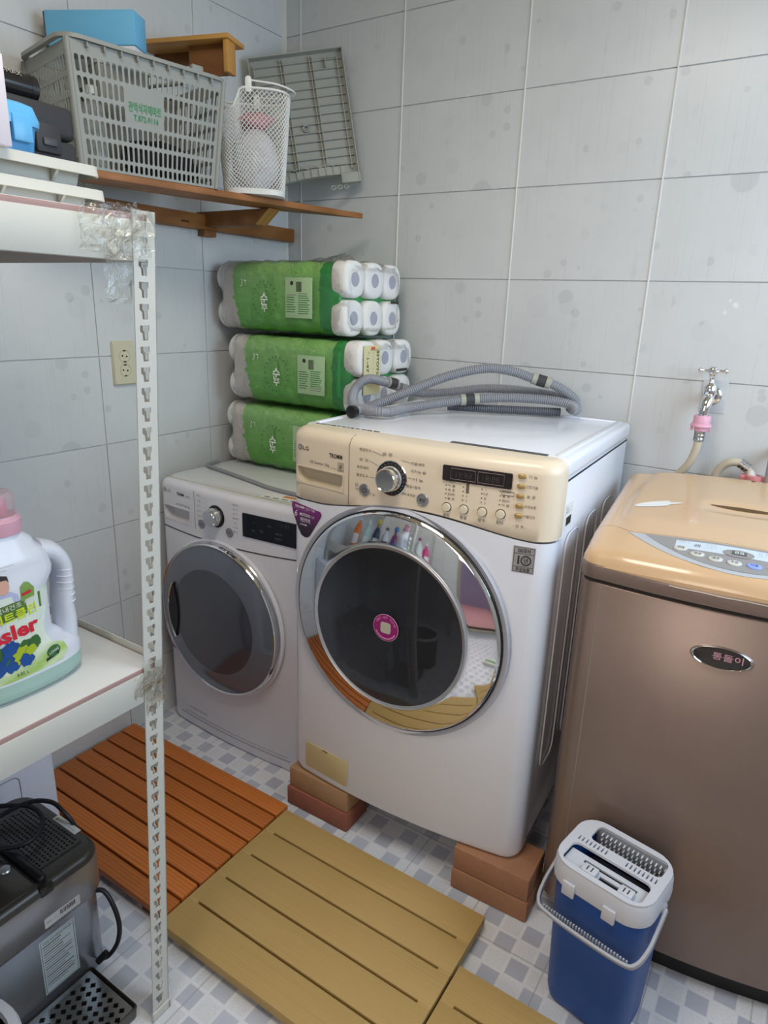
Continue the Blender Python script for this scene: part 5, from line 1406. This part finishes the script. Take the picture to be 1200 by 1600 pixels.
CAPC = M('cap_clear', '#E0C6CC', .12, alpha=.42)
G().lathe([(.026, .254), (.033, .256), (.034, .262), (.034, .276), (.031, .278), (.030, .283), (.0001, .283)], (0, 0, 0), 'z', 28).build('neck_ring', PKC, DB, smooth=45)
G().lathe([(.017, .283), (.017, .302), (.012, .308), (.0001, .309)], (0, 0, 0), 'z', 20).build('spout', HOTP, DB, smooth=50)
G().lathe([(.0275, .283), (.0270, .312), (.024, .317), (.0001, .318)], (0, 0, 0), 'z', 28).build('cap', CAPC, DB, smooth=50)
# printed label
def decal(name, pts, mat, lift, parent, sub=0):
    """flat print following the bottle's broad side: pts are (y, z)"""
    bm = bmesh.new(); vs = [bm.verts.new((0, y, z)) for y, z in pts]; es = [bm.edges.new((vs[i], vs[(i+1) % len(vs)])) for i in range(len(vs))]
    bmesh.ops.triangle_fill(bm, use_beauty=True, use_dissolve=False, edges=es)
    for _ in range(sub): bmesh.ops.subdivide_edges(bm, edges=bm.edges, cuts=1, use_grid_fill=False)
    bmesh.ops.triangulate(bm, faces=bm.faces)
    for v in bm.verts: v.co.x = b_surf(v.co.y, v.co.z)+lift
    bmesh.ops.recalc_face_normals(bm, faces=bm.faces)
    for f in bm.faces:
        if f.normal.x < 0: f.normal_flip()
    me = bpy.data.meshes.new(name); bm.to_mesh(me); bm.free(); me.materials.append(mat); return link(name, me, parent)
def btext(body, mat, parent, y, z, h, w=None, lift=.0016, tilt=.0, **kw):
    o = text(body, mat, parent, (0, y, z), (0, 1, tilt), (0, -tilt, 1), h, w, lift=0, **kw)
    for v in o.data.vertices: v.co.x = b_surf(v.co.y, v.co.z)+lift
    return o
def lab_mat():
    n = N('bottle_label'); v = n.coord('Object'); sp = n.add('SeparateXYZ'); n.link(v, sp.inputs[0])
    sw = n.math('ADD', sp.outputs[2], n.math('MULTIPLY_ADD', n.noise(n.coord('Object', (30, 30, 60)), 1, 3), .03, n.math('MULTIPLY', sp.outputs[1], -.30)))
    c = n.ramp(sw, [(0.02, lin('#7FA83C')), (.045, lin('#D3E2B4')), (.060, lin('#9DBF58')), (.085, lin('#E6EFDC')), (.16, lin('#DCE8DC'))])
    n.link(c, n.b.inputs[0]); n.b.inputs['Roughness'].default_value = .35; return n.m
lb = decal('label', [(-.085, .036), (.050, .040), (.062, .052), (.058, .066), (.036, .078), (.026, .096), (.026, .112), (.036, .140), (.045, .166), (.034, .172), (-.085, .172)], lab_mat(), .0006, DB, 3)
RED = M('label_red', '#D3253C', .4); GRN = M('label_green', '#5A7A3A', .4); YEL = M('label_yellow', '#CFE03A', .4); NAV = M('label_navy', '#1F4F96', .4); DGR = M('label_darkgreen', '#3C6B3A', .4)
btext('esler', RED, lb, -.020, .116, .024, .074, bold=.035, tilt=.10)
decal('banner', [(-.085, .130), (.026, .141), (.026, .166), (-.085, .155)], GRN, .0010, lb, 2)
btext('퍼펙트클린', YEL, lb, -.025, .1405, .0135, .084, bold=.02, tilt=.10); btext('의류 실내건조 케어', WHP, lb, -.024, .155, .0068, .080, tilt=.10)
def blobp(cy, cz, r, seed, n=16, k=.35):
    rn = random.Random(seed); return [(cy+r*(1+k*rn.uniform(-1, 1))*cos(2*pi*i/n), cz+r*(1+k*rn.uniform(-1, 1))*sin(2*pi*i/n)) for i in range(n)]
for q, (cy, cz, r, mt) in enumerate(((-.045, .080, .016, DGR), (-.030, .070, .016, NAV), (-.006, .086, .013, DGR), (-.028, .090, .013, NAV), (-.012, .075, .015, M('label_lime', '#A9BE2E', .4)), (.008, .090, .010, DGR), (-.008, .066, .011, NAV), (-.050, .064, .012, NAV), (.000, .080, .008, M('label_lime', '#A9BE2E', .4)))):
    decal('paint_splash', blobp(cy, cz, r, q+40, 26, .20), mt, .0009+.0002*q, lb)
decal('person_print', [(-.050, .158), (-.046, .172), (-.036, .180), (-.018, .180), (-.008, .172), (-.006, .162)], M('print_shirt', '#B9BEE0', .5), .0012, lb)
decal('person_print', [(-.027+.0095*cos(a*pi/8), .190+.0125*sin(a*pi/8)) for a in range(16)], M('print_skin', '#CFA08C', .5), .0015, lb)
decal('person_print', [(-.037, .193), (-.036, .203), (-.027, .206), (-.018, .203), (-.017, .193), (-.020, .198), (-.034, .198)], M('print_hair', '#2A2320', .5), .0018, lb)
decal('mini_bottle_print', [(-.005, .160), (.016, .163), (.017, .176), (.010, .186), (.004, .188), (-.003, .182)], M('label_midgreen', '#7FA052', .4), .0014, lb); decal('mini_bottle_print', [(-.003, .168), (.012, .170), (.012, .174), (-.003, .172)], RED, .0018, lb)
decal('seal_print', [(.036+.012*cos(a*pi/8), .061+.009*sin(a*pi/8)) for a in range(16)], DGR, .0012, lb); btext('LOHAS', WHP, lb, .036, .061, .005, .017, .0018, tilt=.2)
decal('seal_print', [(.022, .048), (.044, .053), (.044, .058), (.022, .053)][::1], M('print_black', '#26302A', .5), .0012, lb)
btext('3.05 L', INK, lb, -.016, .046, .0055, .018); btext('------------------\n--------------', INKG, lb, -.030, .214, .004, .050, .0006)
rbox('flag_print', M('flag_blue', '#27306B', .5), lb, .050, .0505, -.075, -.068, .050, .064, 0)

# ------------------------------------------------------------------ steel appliance under the rack
DGS = M('appliance_steel', '#96969A', .28, metal=.7); DGT = M('appliance_top', '#4A4845', .35, metal=.4); DGB = M('appliance_panel', '#9A9DA6', .25, metal=.7)
AP = thing('countertop_appliance', 'dark steel boxy appliance with vented top standing on the floor under the rack', 'appliance', (.655, -1.338, 0))
def ap_ring(x0, x1, y0, y1, r, z): return [(x, y, z) for x, y in rrect(x0, x1, y0, y1, (.01, .01, r, r), 7)]
AX, AY = -.285, -.240
G().loft([ap_ring(AX, -.014, AY, -.010, .036, .004), ap_ring(AX, -.010, AY, -.008, .040, .012), ap_ring(AX, -.010, AY, -.008, .040, .196)], True, (True, True)).build('lower_body', DGB, AP, smooth=50)
G().loft([ap_ring(AX, -.010, AY, -.008, .040, .196), ap_ring(AX, 0, AY, 0, .045, .212), ap_ring(AX, 0, AY, 0, .045, .282), ap_ring(AX, -.002, AY, -.002, .045, .290)], True, (True, True)).build('upper_body', DGS, AP, smooth=50)
G().loft([ap_ring(AX, -.002, AY, -.002, .044, .2905), ap_ring(AX, -.001, AY, -.001, .045, .296), ap_ring(AX+.004, -.006, AY, -.006, .042, .306), ap_ring(AX+.010, -.014, AY, -.014, .036, .3095)], True, (True, True)).build('top_cover', DGT, AP, smooth=50)
vents = []
for j in range(10):
    for i in range(19):
        vents.append(slot(-.222+.0092*i+(.0046 if j % 2 else 0), -.030-.0088*j, .0062, .0042, .0015, 1))
vp = holed_plate('vent_grille', DGT, AP, rrect(-.234, -.044, -.118, -.022, .004, 2), vents, .3100, .3125)
rbox('vent_dark', BLACK, vp, -.232, -.046, -.116, -.024, .3092, .3099, 0)
rbox('lid_bar', BLACK, AP, -.245, -.012, -.134, -.116, .306, .322, .007, 3)
rbox('hinge_cap', M('hinge_dark', '#242322', .3), AP, -.020, .0005, -.140, -.112, .286, .309, .004)
rbox('lid', M('lid_dark', '#4A4743', .2, metal=.5), AP, -.270, -.010, -.232, -.142, .3096, .318, .004)
G().lathe([(.012, .3185), (.010, .321), (.0001, .3215)], (-.09, -.155, 0), 'z', 16).build('lid_button', STEEL, AP)
WST = M('warn_label', '#D6D7D2', .5)
sk = rbox('warning_label', WST, AP, -.150, -.072, -.022, -.006, .3097, .3106, 0); text('경고 ---- --- ----', INK, sk, (-.108, -.014, .3108), (1,0,0), (0,1,0), .005, .055)
G().prism([(-.146, -.018), (-.136, -.018), (-.141, -.009)], .3106, .3109, 'z').build('warning_triangle', M('warn_olive', '#7A7F3A', .5), sk)
lb2 = rbox('side_label', M('pale_blue_label', '#C3D0D6', .45), AP, -.0102, -.0094, -.152, -.078, .048, .182, 0)
G().tube([(-.0092, y, z) for y, z in ((-.149, .051), (-.081, .051), (-.081, .179), (-.149, .179), (-.149, .051))], .0007, 4).build('label_border', INKG, lb2)
text('안전을 위한 사용상의 주의사항', INK, lb2, (-.0092, -.115, .172), (0,1,0), (0,0,1), .0055, .060)
for k in range(17):
    z = .163-.0062*k; rbox('text_line', INK if k % 3 == 0 else INKG, lb2, -.0094, -.0090, -.146, -.146+random.uniform(.035, .060), z, z+.0018, 0)
sk2 = rbox('rating_sticker', M('rating_white', '#C9CACC', .4), AP, -.0004, .0006, -.140, -.066, .214, .237, 0)
g = G(); y = -.108
while y < -.076: q = random.choice((.0008, .0014, .002)); g.box(.0005, .0010, y, y+q, .223, .233); y += q+.0014
g.build('barcode', INK, sk2, smooth=0); text('SN-- ---', INKG, sk2, (.0008, -.125, .226), (0,1,0), (0,0,1), .005, .022)
# drip tray with cross-shaped holes
def cross(cx, cy, r=.0062, w=.0026):
    pts = []
    for k in range(4):
        a = k*pi/2; u = Vector((cos(a), sin(a))); v = Vector((-sin(a), cos(a))); c = Vector((cx, cy))
        for q in (c+u*w-v*w, c+u*r*.8-v*w*1.1, c+u*r, c+u*r*.8+v*w*1.1): pts.append((q.x, q.y))
    return pts
hol = []
for j in range(11):
    for i in range(7):
        hol.append(cross(.016+.0185*i+(.009 if j % 2 else 0)-.004, -.078-.0165*j))
dt = holed_plate('drip_grate', M('grate_steel', '#7D7B76', .2, metal=.9), AP, rrect(-.004, .138, -.258, -.062, .004, 2), hol, .0245, .0262)
G().loft([[(x, y, z) for x, y in rrect(-.006-k, .140+k, -.262-k, -.058+k, .008, 3)] for k, z in ((-.006, 0), (.002, .004), (.004, .028), (.0015, .0295), (.000, .022), (-.004, .012))], True, (True, True)).build('drip_tray', M('tray_steel', '#57544E', .3, metal=.7), AP, smooth=40)
# power cord: coiled on top, and leaving the back corner
BKC = M('cord_black', '#1E1E22', .4)
G().tube(catmull([(-.225, -.110, .330), (-.195, -.048, .348), (-.155, -.018, .350), (-.120, -.012, .338), (-.100, -.004, .310), (-.098, .004, .270), (-.105, .010, .220)], 8), .0048, 8).build('power_cord', BKC, AP, smooth=60)
G().tube(catmull([(-.30, -.130, .335), (-.20, -.055, .345), (-.145, -.045, .338), (-.115, -.070, .330), (-.110, -.105, .330), (-.14, -.145, .332), (-.20, -.20, .328), (-.26, -.26, .326)], 8), .0048, 8).build('power_cord', BKC, AP, smooth=60)
G().tube(catmull([(-.050, -.018, .168), (-.030, .002, .168), (-.004, .006, .140), (.014, .004, .100), (.018, -.006, .065), (.010, -.022, .040), (.000, -.036, .034)], 8), .0050, 8).build('power_cord', BKC, AP, smooth=60)
G().tube([(.006, -.026, .046), (-.004, -.042, .030)], .0075, 10).build('plug', BKC, AP, smooth=50)
# white cabinet at the wall, dark-lined tub in the corner of the picture
WC = thing('white_cabinet', 'plain white cabinet against the left wall below the rack shelf', 'cabinet', (.160, -1.452, 0))
CABW = M('cabinet_white', '#D5DBE8', .3)
rbox('cabinet_body', CABW, WC, -.145, .140, -.22, .222, .012, .640, .008, 3)
for (x, y) in ((-.12, -.19), (.115, -.19), (-.12, .195), (.115, .195)): G().lathe([(.014, 0), (.014, .014)], (x, y, 0), 'z', 12).build('foot', BLACK, WC)
dp_ = rrect(-.205, .135, .05, .300, .018, 4); G().tube([(.1402, a, b) for a, b in dp_+dp_[:1]], .0012, 5).build('door_seam', INKG, WC)
WT = thing('waste_tub', 'white-rimmed dark tub at the lower left edge of the photo', 'tub', (.748, -1.710, .0))
TBD = M('tub_dark', '#33352F', .6, var=.2, vscale=30)
G().lathe([(.075, 0), (.085, .004), (.105, .210), (.099, .210), (.080, .02), (.0001, .018)], (0, 0, 0), 'z', 32).build('tub_body', TBD, WT, smooth=50)
G().lathe([(.096, .206), (.098, .218), (.112, .220), (.116, .210), (.112, .206)], (0, 0, 0), 'z', 36).build('tub_rim', M('rim_white', '#CDD2DC', .4), WT, smooth=50)

# ------------------------------------------------------------------ things on the top shelf of the rack
ZT = 1.487+.0083
TW1 = M('tray_white', '#BFBFB7', .4)
def tray(label, z, dx, dy, seed):
    t = thing('plastic_tray', label, 'tray', (.650+dx, -1.475+dy, z), 0, 'stacked white trays on the rack')
    def tr_(w, d, r, zz): return [(x, y, zz) for x, y in rrect(-w/2, w/2, -d/2, d/2, r, 4)]
    G().loft([tr_(.275, .225, .012, 0), tr_(.285, .235, .014, .024), tr_(.312, .262, .016, .0265), tr_(.316, .266, .016, .016), tr_(.320, .270, .016, .0165), tr_(.318, .268, .016, .0295), tr_(.284, .234, .014, .0295), tr_(.272, .222, .012, .003)], True, (True, True)).build('tray_shell', TW1, t, smooth=30)
    for k in range(3):
        y = .07-.08*k; G().prism([(.142, .004), (.156, .018), (.142, .024)], y-.002, y+.002, 'y').build('rim_gusset', TW1, t, smooth=0)
    return t
tray('white plastic tray lying directly on the rack top, lower of the two', ZT, .012, .012, 1); tray('white plastic tray stacked on another one, upper of the two', ZT+.031, .005, .010, 2)
WBX = thing('white_carton', 'narrow white carton at the left photo edge standing on the trays', 'box', (.785, -1.512, ZT+.0607))
rbox('carton_body', M('carton_pale', '#CFC9D2', .5), WBX, -.04, .04, -.05, .05, 0, .100, .002); rbox('carton_flap', M('carton_flap', '#C2BCC6', .5), WBX, -.039, .039, -.049, .049, .1002, .102, .0005)
BLC = M('container_blue', '#3F8FC9', .35); BLC2 = M('container_lid_blue', '#5AA5D8', .3)
BC = thing('blue_container', 'small blue snap-lid container sitting on the white trays', 'container', (.655, -1.413, ZT+.0607))
G().loft([br(.105, .105, .014, 0), br(.118, .118, .016, .052)], True, (True, True)).build('container_body', BLC, BC, smooth=40)
G().loft([br(.126, .126, .018, .052), br(.128, .128, .018, .060), br(.118, .118, .018, .078), br(.100, .100, .016, .082)], True, (True, True)).build('container_lid', BLC2, BC, smooth=35)
for s in (-1, 1): rbox('snap_clip', BLC2, BC, .058, .066, s*.030-.014, s*.030+.014, .030, .064, .002)
CASE = M('case_black', '#2B2C30', .55, bump=.2, bscale=300)
TC = thing('tool_case', 'black plastic tool case with latches behind the blue container', 'case', (.505, -1.355, ZT+.0607), 0)
rbox('case_body', CASE, TC, -.10, .075, -.13, .150, 0, .072, .008, 3); rbox('case_lid', CASE, TC, -.10, .075, -.13, .150, .0735, .125, .010, 3)
for y in (-.05, .095): 
    lt = rbox('latch', CASE, TC, .074, .083, y-.022, y+.022, .048, .092, .003); rbox('latch_hook', M('latch_grey', '#3D3E43', .4), lt, .082, .087, y-.012, y+.012, .058, .070, .002)
TU = thing('black_tube', 'glossy black tube with worn print lying on the tool case', 'tube', (.545, -1.365, ZT+.0607+.125))
G().tube([(0, -.15, .020), (0, .100, .020)], .020, 20).build('tube_body', M('tube_black', '#1D1D1F', .2), TU, smooth=50)
G().tube([(0, .100, .020), (0, .112, .020)], .0205, 20).build('end_cap', BLACK, TU, smooth=50)
text('POWER-MAX', INKG, TU, (.0165, .05, .0335), (0,1,0), (-.6,0,.8), .009, .07)
RC = tag(lumpy('red_cloth', M('red_cloth', '#8E1B22', .85, var=.15, vscale=30), (.465, -1.335, ZT+.0607+.127), .04, .06, .045, 31, .22), 'dark red cloth heaped on the tool case at the left edge', 'cloth')

# ------------------------------------------------------------------ behind the camera: what the chrome ring mirrors, and an added fill light
specs = [('orange squeeze bottle', '#E2762B', '#D8D8D8', 0), ('pale mint bottle', '#BFE0D4', '#E8E8E8', 0), ('navy spray bottle', '#23304F', '#D2B83C', 1), ('slim white bottle', '#DADADC', '#4A4A4A', 0), ('purple spray bottle', '#7A2F66', '#2F6FB4', 1), ('yellow bottle with red cap', '#C9B72F', '#C92B38', 0), ('sea-green jug', '#8FC0AC', '#E39AB4', 2), ('big white jug', '#E4E4E4', '#B42A66', 2), ('hot-pink bottle', '#D92E86', '#E9E9E9', 0)]
for k, (nm, c, cc, kind) in enumerate(specs):
    t = thing('cleaning_bottle', nm+' on the lower rack shelf, mirrored in the chrome door ring', 'bottle', (.225+.070*k, -1.535-.069*k, ZS), radians(-35), 'cleaning bottles on the lower rack shelf')
    w = (.038, .038, .044)[kind]; h = (.27, .29, .30)[kind]
    mt = M('cleaner_'+str(k), c, .35); mc = M('cleaner_cap_'+str(k), cc, .35)
    def cr_(w_, d_, z): return [(w_*abs(cos(a*pi/12))**.7*(1 if cos(a*pi/12) > 0 else -1), d_*abs(sin(a*pi/12))**.7*(1 if sin(a*pi/12) > 0 else -1), z) for a in range(24)]
    G().loft([cr_(w*.92, .030, 0), cr_(w, .034, .006), cr_(w, .034, h*.62), cr_(w*.75, .028, h*.8), cr_(.013, .013, h*.9), cr_(.013, .013, h)], True, (True, True)).build('bottle_body', mt, t, smooth=60)
    if kind == 1:
        rbox('trigger_head', mc, t, -.018, .018, -.02, .045, h, h+.045, .006); rbox('trigger', mc, t, -.006, .006, .03, .04, h-.03, h, .002)
    else: G().lathe([(.018, h-.006), (.018, h+.022), (.014, h+.026), (.0001, h+.026)], (0,0,0), 'z', 18).build('cap', mc, t, smooth=40)
    rbox('label', PAPER if k in (2, 7) else mc, t, -w*.7, w*.7, .0335, .0352, h*.18, h*.52, .0003)
CLM = thing('added_ceiling_fill', 'square flush fill light added at the ceiling above the middle of the room', 'fill light', (1.15, -1.45, RZ-.055))  # unseen fitting, added as fill to lift the overall light level
rbox('fill_base', FRAME, CLM, -.30, .30, -.30, .30, .035, .055, .004); rbox('fill_diffuser', M('fill_diffuser', '#FFF4E4', .6, emit=1.2), CLM, -.29, .29, -.29, .29, .006, .035, .008)  # glowing cover of the added fill fitting
cl = bpy.data.lights.new('added_ceiling_fill_light', 'AREA'); cl.shape = 'SQUARE'; cl.size = .56; cl.energy = 20; cl.color = (1.0, .92, .80)  # area light that gives the added fill
clo = bpy.data.objects.new('added_ceiling_fill_light', cl); COL.objects.link(clo); clo.parent = CLM
GB = thing('floor_box', 'green and white carton lying on the floor near the rear doorway', 'box', (1.55, -1.75, 0), radians(35))
rbox('carton_body', PAPER, GB, -.10, .10, -.05, .05, 0, .035, .002); rbox('carton_stripe', M('carton_green', '#4E9A3C', .5), GB, -.0995, .0995, -.02, .02, .0352, .0362, 0)
bpy.data.scenes.remove(_tsc); bpy.data.objects.remove(_txo); bpy.data.curves.remove(_txt)
